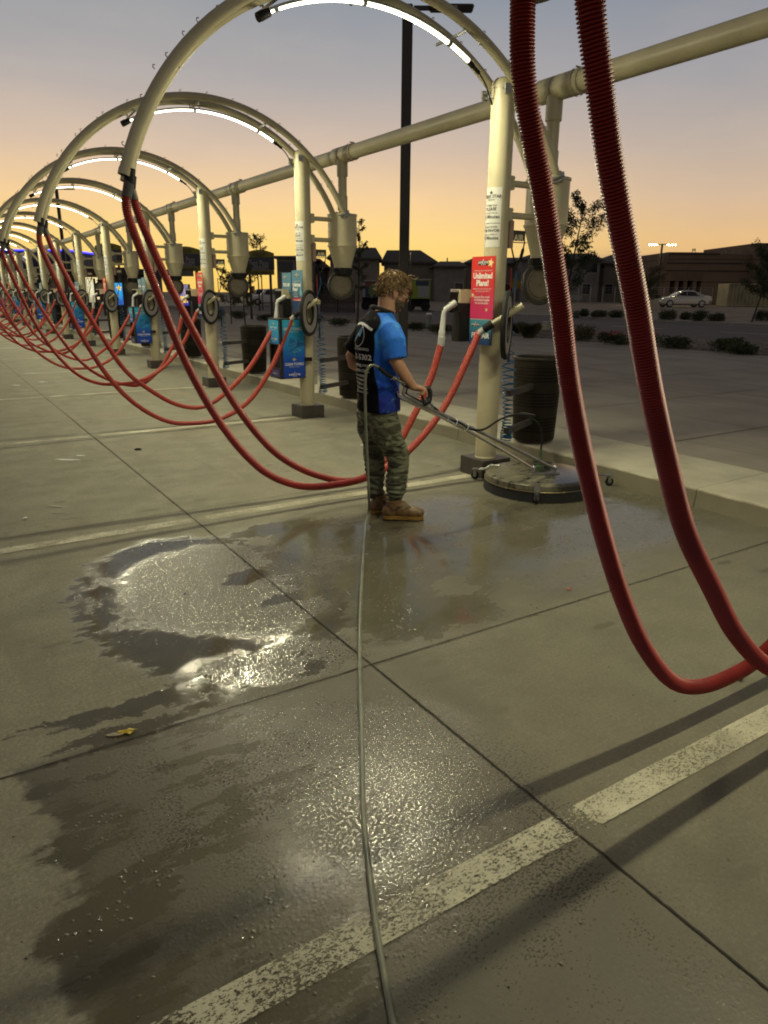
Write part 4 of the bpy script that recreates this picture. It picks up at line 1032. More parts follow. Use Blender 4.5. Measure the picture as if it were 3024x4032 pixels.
# shirt
sh = MB()
sh.loft([ring(-.043, .812, .150, .192), ring(-.044, .83, .151, .193), ring(-.050, .95, .142, .184), ring(-.055, 1.06, .138, .182), ring(-.052, 1.18, .148, .198), ring(-.052, 1.30, .150, .210), ring(-.050, 1.385, .138, .203), ring(-.047, 1.438, .116, .168), ring(-.040, 1.475, .092, .118), ring(-.030, 1.498, .080, .084)], 40)
sh.tube([V((-.042, -.10, 1.405)), V((-.035, -.175, 1.372)), V((-.024, -.225, 1.30)), V((-.014, -.25, 1.19))], [.07, .080, .082, .080], 24)
sh.tube([V((-.05, .10, 1.405)), V((-.065, .175, 1.372)), V((-.10, .225, 1.30)), V((-.165, .262, 1.205))], [.07, .078, .075, .070], 24)
sh = remesh(sh, .007, 4, 'shirt')
for v in sh.v:
    p = v.copy(); r2 = math.hypot(p.x+.05, p.y)+1e-4; d = V(((p.x+.05)/r2, p.y/r2, 0))
    n = mnoise.noise(V((p.x*9, p.y*9, p.z*5)))*.010+mnoise.noise(V((p.x*22+3, p.y*22, p.z*11)))*.004
    n += .004*math.sin((p.z*1.0+p.x*.8+p.y*.6)*55+3*mnoise.noise(p*6))*max(0, 1-abs(p.z-1.05)/.22)
    if p.z > 1.43: n *= max(0, (1.50-p.z)/.07)
    v += d*n
def f_shirt(t, b):
    co = t.coord(); x, y, z = t.sep(co); n = t.noise(co, 7, 6, .65, .8); n2 = t.noise(co, 26, 5, .7); n3 = t.noise(co, 3, 4)
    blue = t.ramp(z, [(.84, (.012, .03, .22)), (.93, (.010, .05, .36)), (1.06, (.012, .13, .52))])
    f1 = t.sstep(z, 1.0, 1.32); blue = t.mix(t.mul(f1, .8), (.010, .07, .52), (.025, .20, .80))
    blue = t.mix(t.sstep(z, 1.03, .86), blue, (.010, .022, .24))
    blue = t.mix(t.mul(t.mul(t.sstep(n, .48, .68), t.fmix(t.sstep(z, 1.0, 1.3), .25, 1)), .75), blue, (.06, .34, .78)); blue = t.mix(t.mul(t.sstep(n2, .56, .70), .4), blue, (.22, .55, .72))
    side = t.mul(t.mul(t.sstep(z, 1.06, 1.00), t.sstep(t.m('ABSOLUTE', t.add(x, t.add(.03, t.mul(t.sub(z, .82), .25)))), .052, .045)), 0)
    blue = t.mix(side, blue, (.006, .01, .12))
    blk = t.mix(t.mul(t.sstep(t.voro(co, 30), .07, .04), t.sstep(z, 1.2, 1.3)), (.006, .006, .008), (.35, .4, .45))
    edge = t.add(t.add(x, t.mul(t.sub(n3, .5), .05)), t.fmix(t.sstep(z, 1.15, .85), .044, .012))
    edge = t.add(edge, t.mul(t.sstep(z, 1.33, 1.46), -.05))
    left = t.mul(t.sstep(y, .03, .09), t.sstep(z, 1.45, 1.40))
    bk = t.m('MAXIMUM', t.sstep(edge, -.088, -.096), t.m('MAXIMUM', left, t.sstep(z, 1.482, 1.487)))
    t.put(b.inputs['Base Color'], t.mix(bk, blue, blk)); b.inputs['Roughness'].default_value = .75; t.put(b.inputs['Specular IOR Level'], t.fmix(bk, .3, .06))
    t.put(b.inputs['Normal'], t.bump(t.add(t.mul(n2, .5), n), .35, .01))
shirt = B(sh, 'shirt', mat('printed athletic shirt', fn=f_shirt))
bvh = BVHTree.FromPolygons(sh.v, sh.f)
tx = MB()
def back_text(s, size, y0, z, bold=.02, width=None, side=False):
    vs, fs = text_geo(s, size, bold)
    if width: w = max(v.x for v in vs)-min(v.x for v in vs); vs = [V((v.x*width/w, v.y, 0)) for v in vs]
    out = []
    for v in vs:
        yy = y0-v.x; hit = bvh.ray_cast(V((-1, yy, z+v.y)), V((1, 0, 0)))
        if hit[0] is None: return
        out.append(hit[0]+hit[1]*.0022)
    tx.q(out, fs)
for s, sz, z, w in (('POWER WASHING', .024, 1.245, .27), ('0-381-5302', .052, 1.19, .30), ('rpowering.com', .030, 1.138, .27), ('COMMERCIAL', .026, 1.098, .25), ('POWERWASHING', .020, 1.062, .22),
                    ('SURFACE CLEANING', .020, 1.034, .22), ('RUST REMOVAL', .020, 1.006, .22), ('SOLAR CLEANING', .020, .978, .22), ('HOUSE WASHING', .020, .950, .22)):
    back_text(s, sz, .005, z, .02, w)
def back_curve(pts, wd):
    vs = []; 
    for i, (a, z_) in enumerate(pts):
        a2, z2 = pts[min(i+1, len(pts)-1)]; a1, z1 = pts[max(i-1, 0)]; dx_, dz_ = a2-a1, z2-z1; L = math.hypot(dx_, dz_) or 1; nx, nz = -dz_/L*wd, dx_/L*wd
        for k in (-1, 1):
            hit = bvh.ray_cast(V((-1, a+nx*k, z_+nz*k)), V((1, 0, 0)))
            if hit[0] is None: return
            vs.append(hit[0]+hit[1]*.0022)
    tx.q(vs, [(2*i, 2*i+1, 2*i+3, 2*i+2) for i in range(len(pts)-1)])
B(tx, 'shirt_print', mat('white shirt print', (.62, .64, .64), .5), shirt, smooth=False, fix=False); tx = MB()
back_curve([(.085*math.cos(a_/10), 1.335+.075*math.sin(a_/10)) for a_ in range(10, 61)], .003)
B(tx, 'printed_swoosh', mat('white shirt print'), shirt, smooth=False, fix=False); tx = MB()
back_curve([(.15-.3*k/12, 1.415-.10*((k-6)/6)**2*.4) for k in range(13)], .007)
B(tx, 'printed_arc', mat('white shirt print', (.62, .64, .64), .5), shirt, smooth=False, fix=False)
tx = MB(); back_curve([(.05-.01*k, 1.29+.010*k) for k in range(11)], .006); back_curve([(-.02-.004*k, 1.33+.008*k) for k in range(7)], .014)
B(tx, 'shirt_emblem', mat('light blue shirt print', (.06, .30, .62), .5), shirt, smooth=False, fix=False)
tx = MB(); back_curve([(.05+.02*math.cos(a_/4), .895+.026*math.sin(a_/4)) for a_ in range(26)], .003); B(tx, 'shirt_badge', mat('orange shirt print', (.55, .22, .03), .5), shirt, smooth=False, fix=False)
mb = MB(); mb.torus(V((-.022, 0, 1.500)), .080, .009, (.32, 0, 1), 32, 8, 1.4); B(mb, 'collar', mat('black collar', (.012, .012, .014), .7), shirt)

# trousers
tr = MB()
tr.loft([ring(-.045, .70, .12, .155), ring(-.048, .75, .138, .175), ring(-.046, .82, .132, .172), ring(-.045, .88, .12, .16)], 36)
LP = {-1: [(-.055, -.085, .80, .115), (-.015, -.095, .66, .108), (.035, -.10, .56, .092), (.070, -.10, .47, .082), (.070, -.10, .40, .078), (.062, -.098, .30, .074), (.056, -.096, .22, .068), (.055, -.096, .165, .056)],
      1: [(-.065, .085, .80, .115), (-.060, .095, .66, .105), (-.050, .10, .56, .088), (-.040, .10, .46, .078), (-.034, .105, .36, .073), (-.030, .108, .25, .068), (-.028, .11, .175, .060), (-.026, .11, .15, .052)]}
for s in (-1, 1):
    P = spline([p[:3] for p in LP[s]], 6); R_ = [p[3] for p in LP[s]]; rr = []
    for i in range(len(P)):
        t = i/6; k = int(min(t, len(R_)-2)); rr.append(R_[k]+(R_[k+1]-R_[k])*(t-k))
    tr.tube(P, rr, 28)
tr = remesh(tr, .0065, 3, 'trousers')
for v in tr.v:
    p = v.copy(); s = -1 if p.y < 0 else 1
    cx_ = .06 if s < 0 else -.035
    if p.z > .6: cx_ = -.03
    d = V((p.x-cx_, p.y-s*.1, 0)); d = d.normalized() if d.length > 1e-4 else V((0, 0, 0))
    low = max(0, 1-max(0, p.z-.16)/.36)
    n = mnoise.noise(V((p.x*8, p.y*8, p.z*10+s)))*.011+low*.0075*math.sin(p.z*150+6*mnoise.noise(V((p.x*9, p.y*9, p.z*4))))+low*mnoise.noise(V((p.x*14, p.y*14, p.z*34)))*.009
    n += .006*math.sin((p.z+p.x*1.3)*48+4*mnoise.noise(p*5))*max(0, 1-abs(p.z-.62)/.2)
    v += d*n
def f_camo(t, b):
    co = t.coord(); a = t.noise(t.map(co, (1, 1, 3.2), rot=(.35, .3, 0)), 9, 5, .6, .6); c2 = t.noise(t.map(co, (1, 1, 4), (3, 1, 2), rot=(-.4, .2, 0)), 8, 5, .6, .6)
    c = t.mix(t.sstep(a, .46, .54), (.060, .064, .036), (.17, .18, .11)); c = t.mix(t.sstep(c2, .56, .60), c, (.022, .022, .014)); c = t.mix(t.mul(t.sstep(c2, .40, .37), .7), c, (.24, .24, .16))
    t.put(b.inputs['Base Color'], c); b.inputs['Roughness'].default_value = .8; t.put(b.inputs['Normal'], t.bump(t.add(t.noise(co, 14, 6, .7), t.mul(t.noise(co, 200, 2), .3)), .5, .012))
trm = mat('dark camouflage cloth', fn=f_camo)
tro = B(tr, 'trousers', trm)
mb = MB(); mb.box((-.0, -.198, .60), (.13, .012, .035), Matrix.Rotation(rad(-6), 4, 'X'), bev=.004); B(mb, 'pocket_flap', trm, tro)
# boots
def boot(s):
    d = V((.30, -.085, 0)).normalized() if s < 0 else V((.28, -.01, 0)).normalized(); w = V((-d.y, d.x, 0)); hl_ = V((-.030, -.078, .014)) if s < 0 else V((-.075, .112, .0))
    P = lambda a, b_, z: hl_+d*a+w*b_+V((0, 0, z - (.012*a/.3 if s < 0 else 0)))
    mb = MB(); mb.tube([P(.072, 0, .150), P(.076, 0, .12), P(.088, 0, .09)], [.060, .057, .058], 18); mb.ell(P(.13, 0, .104), (.045, .034, .035), Matrix(((d.x, w.x, 0), (d.y, w.y, 0), (0, 0, 1))))
    Mx = Matrix(((d.x, w.x, 0), (d.y, w.y, 0), (0, 0, 1)))
    mb.ell(P(.050, 0, .062), (.064, .043, .054), Mx); mb.ell(P(.135, 0, .066), (.078, .045, .056), Mx); mb.ell(P(.215, 0, .054), (.078, .050, .042), Mx); mb.ell(P(.258, 0, .050), (.045, .046, .037), Mx)
    mb = remesh(mb, .005, 2, 'boot')
    for v in mb.v:
        v += V((mnoise.noise(v*30), mnoise.noise(v*30+V((5, 0, 0))), 0))*.003; v.z = max(v.z, .022)
    def f(t, b):
        co = t.coord(); n = t.noise(co, 14, 5, .65); n2 = t.noise(co, 40, 4, .6)
        c = t.mix(n, (.09, .05, .021), (.25, .15, .065)); c = t.mix(t.sstep(n2, .55, .7), c, (.035, .022, .012)); t.put(b.inputs['Base Color'], c)
        t.put(b.inputs['Roughness'], t.fmix(n, .22, .5)); t.put(b.inputs['Normal'], t.bump(t.add(n, n2), .6, .01))
    bt = B(mb, 'boot', mat('wet tan leather', fn=f))
    mb = MB(); L = [(.0, .028), (.02, .036), (.08, .036), (.15, .038), (.21, .047), (.26, .044), (.292, .026), (.302, .0)]; pts = [(a, b_) for a, b_ in L]+[(a, -b_) for a, b_ in reversed(L[:-1])]
    for z0, z1, g in ((.004, .014, .003), (.014, .030, .0)):
        n = len(pts); mb.q([P(a-g*.0, b_*(1.05), z0) for a, b_ in pts]+[P(a, b_*(1.07), z1) for a, b_ in pts], [tuple(reversed(range(n))), tuple(range(n, 2*n))]+[(i, (i+1) % n, n+(i+1) % n, n+i) for i in range(n)])
    B(mb, 'sole', mat('amber rubber sole', (.26, .15, .035), .4, var=.3, vscale=25), bt, fix=False)
    mb = MB()
    for k in range(5): p = P(.115+.022*k, 0, .105-.010*k); mb.tube([p-w*.024-V((0, 0, .004)), p+V((0, 0, .010)), p+w*.024-V((0, 0, .004))], .003, 6)
    B(mb, 'laces', mat('yellow brown lace', (.25, .17, .05), .7), bt)
    a = V((.055, -.096, .165)) if s < 0 else V((-.026, .11, .155)); mb = MB(); mb.cyl(a-V((0, 0, .03)), a+V((0, 0, .012)), .047, n=18); B(mb, 'sock', mat('dark sock', (.03, .03, .032), .9), bt)
boot(-1); boot(1)
# hair: cap of clumps
hairm = mat('dark blond hair', (.23, .15, .07), .6, var=.45, vscale=45, spec=.3)
rh = random.Random(11); mb = MB()
cap = MB(); cap.ell(V((-.008, 0, .018)), (.101, .083, .099), None, 60, 40)
keep = []
for f in cap.f:
    c_ = sum((cap.v[i] for i in f), V())/len(f)
    if c_.z > (-.100 if c_.x < -.03 else (-.005+.5*(c_.x+.03) if c_.x < .05 else .045)): keep.append(f)
cv = []
for v in cap.v: k = 1+.10*mnoise.noise(v*26)+.06*mnoise.noise(v*60); cv.append(hd(*(v*k)))
mb.q(cv, keep)
for i in range(1700):
    th = rh.uniform(0, PI*.80); a = rh.uniform(0, 2*PI); n = V((math.sin(th)*math.cos(a), math.sin(th)*math.sin(a), math.cos(th)))
    p = V((-.010+.103*n.x, .085*n.y, .022+.100*n.z))
    if p.z < (-.09 if p.x < -.03 else (.005 if p.x < .05 else .05)): continue
    flow = V((.45, -.2*n.y, -.55)) + V((rh.uniform(-.28, .28), rh.uniform(-.3, .3), rh.uniform(-.2, .25)))
    if p.x < -.04: flow = V((-.35, 0, -.6))+V((rh.uniform(-.4, .3), rh.uniform(-.4, .4), rh.uniform(-.1, .3)))
    if p.x > .04: flow = V((.7, 0, -.1))+V((rh.uniform(-.3, .3), rh.uniform(-.4, .4), rh.uniform(-.2, .5)))
    flow = (flow-n*flow.dot(n)*.8).normalized(); L = rh.uniform(.022, .042); curl = V((rh.uniform(-1, 1), rh.uniform(-1, 1), rh.uniform(-1, 1)))*.006
    pth = [p-n*.006, p+flow*L*.3+n*.005, p+flow*L*.65+n*.005+curl, p+flow*L+n*(-.001+rh.uniform(0, .008))+curl*1.3]
    mb.tube([hd(*q) for q in spline(pth, 3)], [.0020, .0026, .0028, .0028, .0026, .0023, .0019, .0014, .0009, .0004], 4)
for (p, q, r_) in (((.07, -.03, .11), (.11, -.02, .115), (.125, -.02, .145)), ((-.09, .0, .0), (-.125, .0, -.01), (-.145, 0, -.015)), ((-.09, -.03, -.02), (-.12, -.03, -.035), (-.14, -.03, -.04)), ((.05, -.04, .115), (.08, -.03, .13), (.105, -.03, .125))):
    mb.tube([hd(*w_) for w_ in spline([p, q, r_], 5)], [.004, .004, .0038, .0035, .003, .0027, .0024, .002, .0015, .001, .0005], 6)
B(mb, 'hair', hairm)
mb = MB(); bd = MB(); bd.ell(V((.038, 0, -.055)), (.0595, .0600, .066), None, 30, 20)
kk = []
for f in bd.f:
    c_ = sum((bd.v[i] for i in f), V())/len(f)
    if (c_.z < -.045 and c_.x > -.005) or (c_.z < -.02 and .0 < c_.x < .03 and abs(c_.y) > .03): kk.append(f)
mb.q([hd(*(v*(1+.05*mnoise.noise(v*70)))) for v in bd.v], kk)
for i in range(260):
    a = rh.uniform(-2.2, 2.2); z_ = rh.uniform(-.115, -.05); x_ = .038+.058*math.cos(a)*.95; y_ = .058*math.sin(a)
    if x_ < .0: continue
    k = math.sqrt(max(.05, 1-((z_+.055)/.066)**2)); p = V((.038+(x_-.038)*k, y_*k, z_)); mb.tube([hd(*p), hd(*(p+V((.004, y_*.08, -.014))))], [.0022, .0005], 4)
B(mb, 'beard', mat('brown beard', (.085, .05, .025), .6, var=.4, vscale=60))
mb = MB()
for s in (-1, 1):
    mb.tube([hd(.0, s*.083, .0), hd(.05, s*.072, .0), hd(.092, s*.066, -.008)], .0028, 6)
    mb.torus(hd(.100, s*.034, -.020), .024, .0025, HM @ V((1, s*.22, 0)), 24, 6)
mb.tube([hd(.107, -.012, -.015), hd(.110, 0, -.010), hd(.107, .012, -.015)], .0022, 6)
gl = B(mb, 'glasses', mat('black frame', (.012, .012, .012), .3))
mb = MB()
for s in (-1, 1): mb.lathe([(0, 0), (.023, 0)], hd(.100, s*.034, -.020), HM @ V((1, s*.22, 0)), 20)
def f_lens(t, b): b.inputs['Transmission Weight'].default_value = .9; b.inputs['Roughness'].default_value = .02; b.inputs['IOR'].default_value = 1.1
B(mb, 'lens', mat('clear lens', (.8, .85, .85), fn=f_lens), gl)


# ------------------------------------------------------------------ far surroundings
MV = Matrix(((HR.x, HF.x, 0), (HR.y, HF.y, 0), (0, 0, 1)))
def zlot(x): 
    L = [(38.2, .12), (44, .2), (54, .46), (75, .5), (480, .9)]
    if x < L[0][0]: return .10
    for (a, z0), (b_, z1) in zip(L, L[1:]):
        if x <= b_: return z0+(z1-z0)*(x-a)/(b_-a)
    return .9
def vbox(mb, xl, xr, yt, yb, D, depth, z0=None):
    """box square to the view heading spanning the pixels, its front face D metres ahead"""
    a, c = at(xl, D), at(xr, D); zt = zat((xl+xr)/2, yt, D); zb = zat((xl+xr)/2, yb, D) if z0 is None else z0
    m_ = (a+c)/2+HF*depth/2; mb.box((m_.x, m_.y, (zt+zb)/2), ((c-a).length, depth, zt-zb), MV)
def simple(name, label, cat, loc, group=None): return thing(name, label, cat, loc, 0, group)

sid = mat('dull house siding', (.23, .205, .17), .85, var=.15, vscale=1); sid2 = mat('grey blue siding', (.21, .205, .20), .85, var=.15, vscale=1)
rfm = mat('asphalt shingle', (.08, .073, .064), .9, var=.3, vscale=3); trimw = mat('pale trim', (.34, .32, .28), .7)
glassd = mat('dark window glass', (.02, .022, .03), .12)
HOUSES = [
    (1078, 1236, 1082, 1232, 1007, 1010, 96, 'flat dark house roofline far left of the streetlight, behind the lane sign', sid),
    (1226, 1292, 1240, 1262, 1018, 1052, 104, 'small dark gable between two bigger house roofs, behind the AIR sign', sid2),
    (1288, 1503, 1326, 1479, 975, 1014, 100, 'big hip-roofed dark house behind the second vacuum tank', sid),
    (1500, 1722, 1522, 1652, 985, 1030, 103, 'dark house directly behind the head of the worker', sid),
    (1700, 1838, 1728, 1806, 1029, 1046, 98, 'low dark house roof right of the worker', sid2),
    (1826, 2052, 1862, 2040, 1014, 1034, 106, 'wide dark house behind the post with the red sign', sid),
    (2040, 2372, 2092, 2312, 998, 1020, 101, 'large dark house behind the leafy young tree', sid2),
    (2366, 2524, 2390, 2486, 1004, 1034, 104, 'dark house between the two foreground hoses', sid),
    (2502, 2668, 2560, 2568, 1026, 1066, 99, 'grey gabled house beside the building under construction', sid2)]
rh = random.Random(21)
for (xl, xr, rl, rr, yr, ye, D, lab, wm) in HOUSES:
    A, B_ = at(xl, D), at(xr, D); zb = zlot((A.x+B_.x)/2); ze = zat((xl+xr)/2, ye, D); zr = zat((xl+xr)/2, yr, D-(-5))
    r = simple('house', lab, 'house', ((A.x+B_.x)/2, (A.y+B_.y)/2, zb)); dep = 12; w = (B_-A).length
    mb = MB(); m_ = (A+B_)/2+HF*(dep/2+.4); mb.box((m_.x, m_.y, (zb-.3+ze)/2), (w-.8, dep-.8, ze-zb+.3), MV); wl = mb.build('wall', wm, r, smooth=False)
    k = D+6; R1 = at(rl, k, zat(rl, yr, k)); R2 = at(rr, k, zat(rr, yr, k)); up = UP*ze
    e = [A+up, B_+up, B_+HF*dep+up, A+HF*dep+up]; lo = [p-UP*.22 for p in e]
    mb = MB(); mb.q(e+lo+[R1, R2], [(0, 1, 9, 8), (1, 2, 9), (2, 3, 8, 9), (3, 0, 8), (4, 5, 1, 0), (5, 6, 2, 1), (6, 7, 3, 2), (7, 4, 0, 3), (7, 6, 5, 4)]); rf = mb.build('roof', rfm, r, smooth=False)
    nw = max(2, int(w/3.2))
    for lvl in range(2 if ze > 4 else 1):
        for i in range(nw):
            if rh.random() < .22: continue
            px_ = xl+(xr-xl)*(i+.5+rh.uniform(-.1, .1))/nw; ww = rh.choice((1.0, 1.0, 1.6, 2.0)); hh = 1.3; zc = zb+1.7+lvl*2.8
            if zc+hh/2 > ze-.2: continue
            p = at(px_, D)+HF*.79; mb = MB(); mb.box((p.x, p.y, zc), (ww+.24, .10, hh+.24), MV); mb.box((p.x, p.y, zc), (.07, .14, hh), MV); wf = mb.build('window', trimw, r, smooth=False)
            mb = MB(); mb.box((p.x-HF.x*.06, p.y-HF.y*.06, zc), (ww, .02, hh), MV); mb.build('pane', glassd, wf, smooth=False)
    if rh.random() < .6:
        p = R1.lerp(R2, rh.uniform(.3, .8)); mb = MB(); mb.cyl(p-UP*.6, p+UP*.45, .09, n=8); mb.build('vent_pipe', rfm, rf)

# building under construction
D = 86
r = simple('unfinished_building', 'long brown building under construction with flat stepped parapet on the right', 'building', at(2800, D, zlot(at(2800, D).x)))
def f_sheath(t, b):
    co = t.coord(); x, y, z = t.sep(co); u = t.add(t.mul(x, HR.x), t.mul(y, HR.y)); s = t.m('FRACT', t.mul(u, 1.64)); n = t.noise(co, .8, 4)
    st = t.m('LESS_THAN', s, .12); sh_ = t.m('LESS_THAN', t.m('FRACT', t.mul(z, .41)), .03)
    c = t.mix(n, (.14, .10, .07), (.22, .155, .11)); c = t.mix(t.mul(st, .5), c, (.16, .115, .08)); c = t.mix(sh_, c, (.04, .028, .02)); t.put(b.inputs['Base Color'], c); b.inputs['Roughness'].default_value = .9
shm = mat('brown sheathing', fn=f_sheath)
for i, (xl, xr, yt, dd) in enumerate(((2590, 2614, 1026, 0), (2614.3, 2816, 993, .0), (2816.3, 2951, 1001, 0), (2951.3, 3140, 957, -.8))):
    mb = MB()
    zs = zlot(at((xl+xr)/2, D).x)-.3
    if i == 1:      # ground floor openings left between piers
        vbox(mb, xl, xr, yt, 1106, D, 14); vbox(mb, 2614.3, 2634, 1106.2, 1106.2, D, 14, zs); 
        for a_, b_ in ((2655, 2668), (2689, 2702), (2724, 2739), (2757, 2816)): vbox(mb, a_, b_, 1106.2, 0, D, 14, zs)
        vbox(mb, 2634, 2757, 1155, 0, D+.2, 13, zs)
    else: vbox(mb, xl, xr, yt, 0, D+dd, 14, zs)
    mb.build('wall_section', shm, r, smooth=False)
mb = MB(); vbox(mb, 2634, 2757, 1106, 1155.5, D+3, 1); mb.build('dark_opening', mat('unlit interior', (.008, .007, .006), .9), r, smooth=False)
for xa, xb, y_ in ((2614, 2816, 1000), (2614, 2951, 1036), (2614, 2951, 1066)):
    mb = MB(); vbox(mb, xa, xb, y_-1.5, y_+1.5, D-.12, .1); mb.build('ledge', mat('dark ledge', (.04, .03, .024), .9), r, smooth=False)
mb = MB()
for i in range(20):
    x_ = 2640+i*6.2; vbox(mb, x_, x_+1.3, 1072, 1102, D-.08, .06)
mb.build('stud_row', mat('bare stud', (.22, .17, .12), .8), r, smooth=False)
for cx_, y0_, h_, s_ in ((2711, 990, 10, 6), (2930, 1000, 32, 7)):
    mb = MB()
    for dx_ in (-s_, s_):
        a = at(cx_+dx_, D+2, zat(cx_, y0_, D+2)-.3); mb.cyl(a, a+UP*(h_*D/2912+.3), .035, n=5)
    for k in range(3):
        z_ = zat(cx_, y0_-h_*(k+1)/3, D+2); mb.cyl(at(cx_-s_, D+2, z_), at(cx_+s_, D+2, z_), .03, n=5)
    mb.cyl(at(cx_-s_, D+2, zat(cx_, y0_, D+2)), at(cx_+s_, D+2, zat(cx_, y0_-h_, D+2)), .025, n=5); mb.build('scaffold_frame', galv, r)
mb = MB()
for k in (0, 7): mb.cyl(at(2818, D+1, zat(2818, 996-k, D+1)), at(2950, D+1, zat(2950, 991-k, D+1)), .025, n=5); mb.cyl(at(2574, D+1, zat(2590, 1012-k, D+1)), at(2612, D+1, zat(2590, 1010-k, D+1)), .025, n=5)
for x_ in (2835, 2863, 2892, 2576, 2596): mb.cyl(at(x_, D+1, zat(x_, 986 if x_ > 2700 else 1003, D+1)), at(x_, D+1, zat(x_, 1008 if x_ > 2700 else 1030, D+1)), .025, n=5)
mb.build('guard_rail', galv, r)

# shipping container
D = 72; r = simple('shipping_container', 'beige corrugated shipping container at the right edge beside the brown building', 'container', at(2960, D, .5)); mb = MB()
xa, xb = 2871, 3075; n = 56; zt = zat(2950, 1116, D); zb = zlot(at(2950, D).x)+.05; vs = []
for i in range(n+1):
    p = at(xa+(xb-xa)*i/n, D)+HF*(.12 if (i//2) % 2 else 0); vs += [V((p.x, p.y, zb)), V((p.x, p.y, zt-.12))]
mb.q(vs, [(2*i, 2*i+2, 2*i+3, 2*i+1) for i in range(n)]); ctm = mat('beige container paint', (.34, .31, .19), .6, var=.2, vscale=1); m_ = at((xa+xb)/2, D)+HF*1.35; wd = (at(xb, D)-at(xa, D)).length
mb.box((m_.x, m_.y, (zb+zt)/2), (wd-.02, 2.4, zt-zb-.02), MV); mb.build('body', ctm, r, smooth=False)
mb = MB(); m2 = at((xa+xb)/2, D)+HF*.03; mb.box((m2.x, m2.y, zt-.06), (wd, .16, .12), MV); mb.box((m2.x, m2.y, zb+.05), (wd, .16, .12), MV); mb.build('rail', ctm, r, smooth=False)

# cars
def car(name, label, loc, heading, Ln, stations, paint, win, wheel_r=.33, wx=(.19, .80), group=None, half=.9):
    r = thing(name, label, 'car', loc, heading, group); mb = MB(); rings = []
    for f_, zb_, zl, zr_, wb, wr in stations:
        x_ = (f_-.5)*Ln; h_ = half
        pts = [(x_, h_*wb*.86, zb_), (x_, h_*wb, zb_+.12), (x_, h_*wb*1.0, (zb_+zl)/2+.05), (x_, h_*wb*.96, zl), (x_, h_*wr, zr_-.03), (x_, h_*wr*.82, zr_)]
        rings.append(pts+[(a, -b_, c_) for a, b_, c_ in reversed(pts)])
    n = 12; vs = [p for q in rings for p in q]; fs = [(i*n+k, i*n+(k+1) % n, (i+1)*n+(k+1) % n, (i+1)*n+k) for i in range(len(rings)-1) for k in range(n)]+[tuple(range(n)), tuple((len(rings)-1)*n+k for k in range(n))]
    mb.q(vs, fs); mb.build('body', paint, r, local=True)
    for s in (-1, 1):
        for poly in win:
            def lift(p):
                f_, z_ = p; st = min(stations, key=lambda q: abs(q[0]-f_)); t_ = (z_-st[2])/max(.05, st[3]-st[2]); w_ = half*(st[4]*.96+(st[5]-st[4]*.96)*min(1, max(0, t_))); return V(((f_-.5)*Ln, s*(w_+.018), z_))
            mb = MB(); q = [lift(p) for p in poly]; c_ = sum(q, V())/len(q); mb.q([c_+V((0, s*.0, 0))]+q, [(0, i+1, (i+1) % len(q)+1) for i in range(len(q))]); mb.build('window', glassd, r, local=True, smooth=False)
        for f_ in wx:
            c_ = V(((f_-.5)*Ln, s*(half*.93), wheel_r)); mb = MB(); mb.lathe([(.20, -.10), (wheel_r*.97, -.10), (wheel_r, -.06), (wheel_r, .05), (wheel_r*.95, .09), (.22, .095)], c_, (0, s, 0), 24); wl = mb.build('wheel', rubber, r, local=True)
            mb = MB()
            for k in range(7):
                a = 2*PI*k/7; mb.box(c_+V((math.cos(a)*.12, s*.085, math.sin(a)*.12)), (.20, .012, .045), Matrix.Rotation(-a, 4, 'Y'))
            mb.torus(c_+V((0, s*.085, 0)), .21, .018, (0, 1, 0), 20, 6); mb.build('rim', chrome, wl, local=True)
            mb = MB(); mb.lathe([(0, 0), (.36, 0), (.385, -.004)], c_+V((0, s*.012-s*.02, 0)), (0, s, 0), 24)
    return r
silv = mat('silver car paint', (.52, .50, .42), .22, .6); whitep = mat('pale car paint', (.60, .60, .58), .3, .1)
sed = [(0, .35, .62, .64, .72, .60), (.02, .24, .68, .70, .88, .74), (.10, .20, .80, .82, .97, .82), (.22, .20, .92, .94, 1, .86), (.28, .20, .95, .98, 1, .84), (.36, .20, .96, 1.28, 1, .70), (.44, .20, .97, 1.43, 1, .66), (.55, .20, .97, 1.47, 1, .66), (.66, .20, .98, 1.44, 1, .66), (.76, .20, .99, 1.27, 1, .68), (.86, .20, 1.00, 1.06, .99, .78), (.93, .22, 1.01, 1.03, .96, .80), (.985, .28, .96, .98, .88, .76), (1, .36, .80, .82, .80, .7)]
swn = [[(.315, .99), (.40, 1.26), (.455, 1.37), (.50, 1.39), (.50, 1.0)], [(.515, 1.0), (.515, 1.39), (.60, 1.39), (.67, 1.33), (.735, 1.16), (.74, 1.02)]]
p = at(2692, 68); hd_ = math.atan2(-HR.y, -HR.x)+PI
c = car('parked_car', 'silver sedan parked sideways in front of the brown unfinished building', (p.x, p.y, zlot(p.x)), hd_, 4.75, sed, silv, swn)
for xx, cc_, nm_ in ((-2.30, (.8, .8, .75), 'headlight'), (2.30, (.4, .04, .03), 'tail_light')):
    for s in (-1, 1):
        mb = MB(); mb.ell((xx, s*.62, .70 if xx < 0 else .88), (.10, .20, .07), None, 12, 8); mb.build(nm_, mat(nm_, cc_, .2), c, local=True)
suv = [(0, .4, .80, .84, .8, .7), (.03, .28, .95, .98, .94, .8), (.20, .26, 1.08, 1.12, 1, .86), (.26, .26, 1.10, 1.16, 1, .84), (.34, .26, 1.12, 1.66, 1, .76), (.42, .26, 1.12, 1.78, 1, .74), (.75, .26, 1.12, 1.80, 1, .74), (.92, .26, 1.12, 1.74, .98, .74), (.98, .30, 1.08, 1.20, .94, .78), (1, .42, .9, .94, .88, .75)]
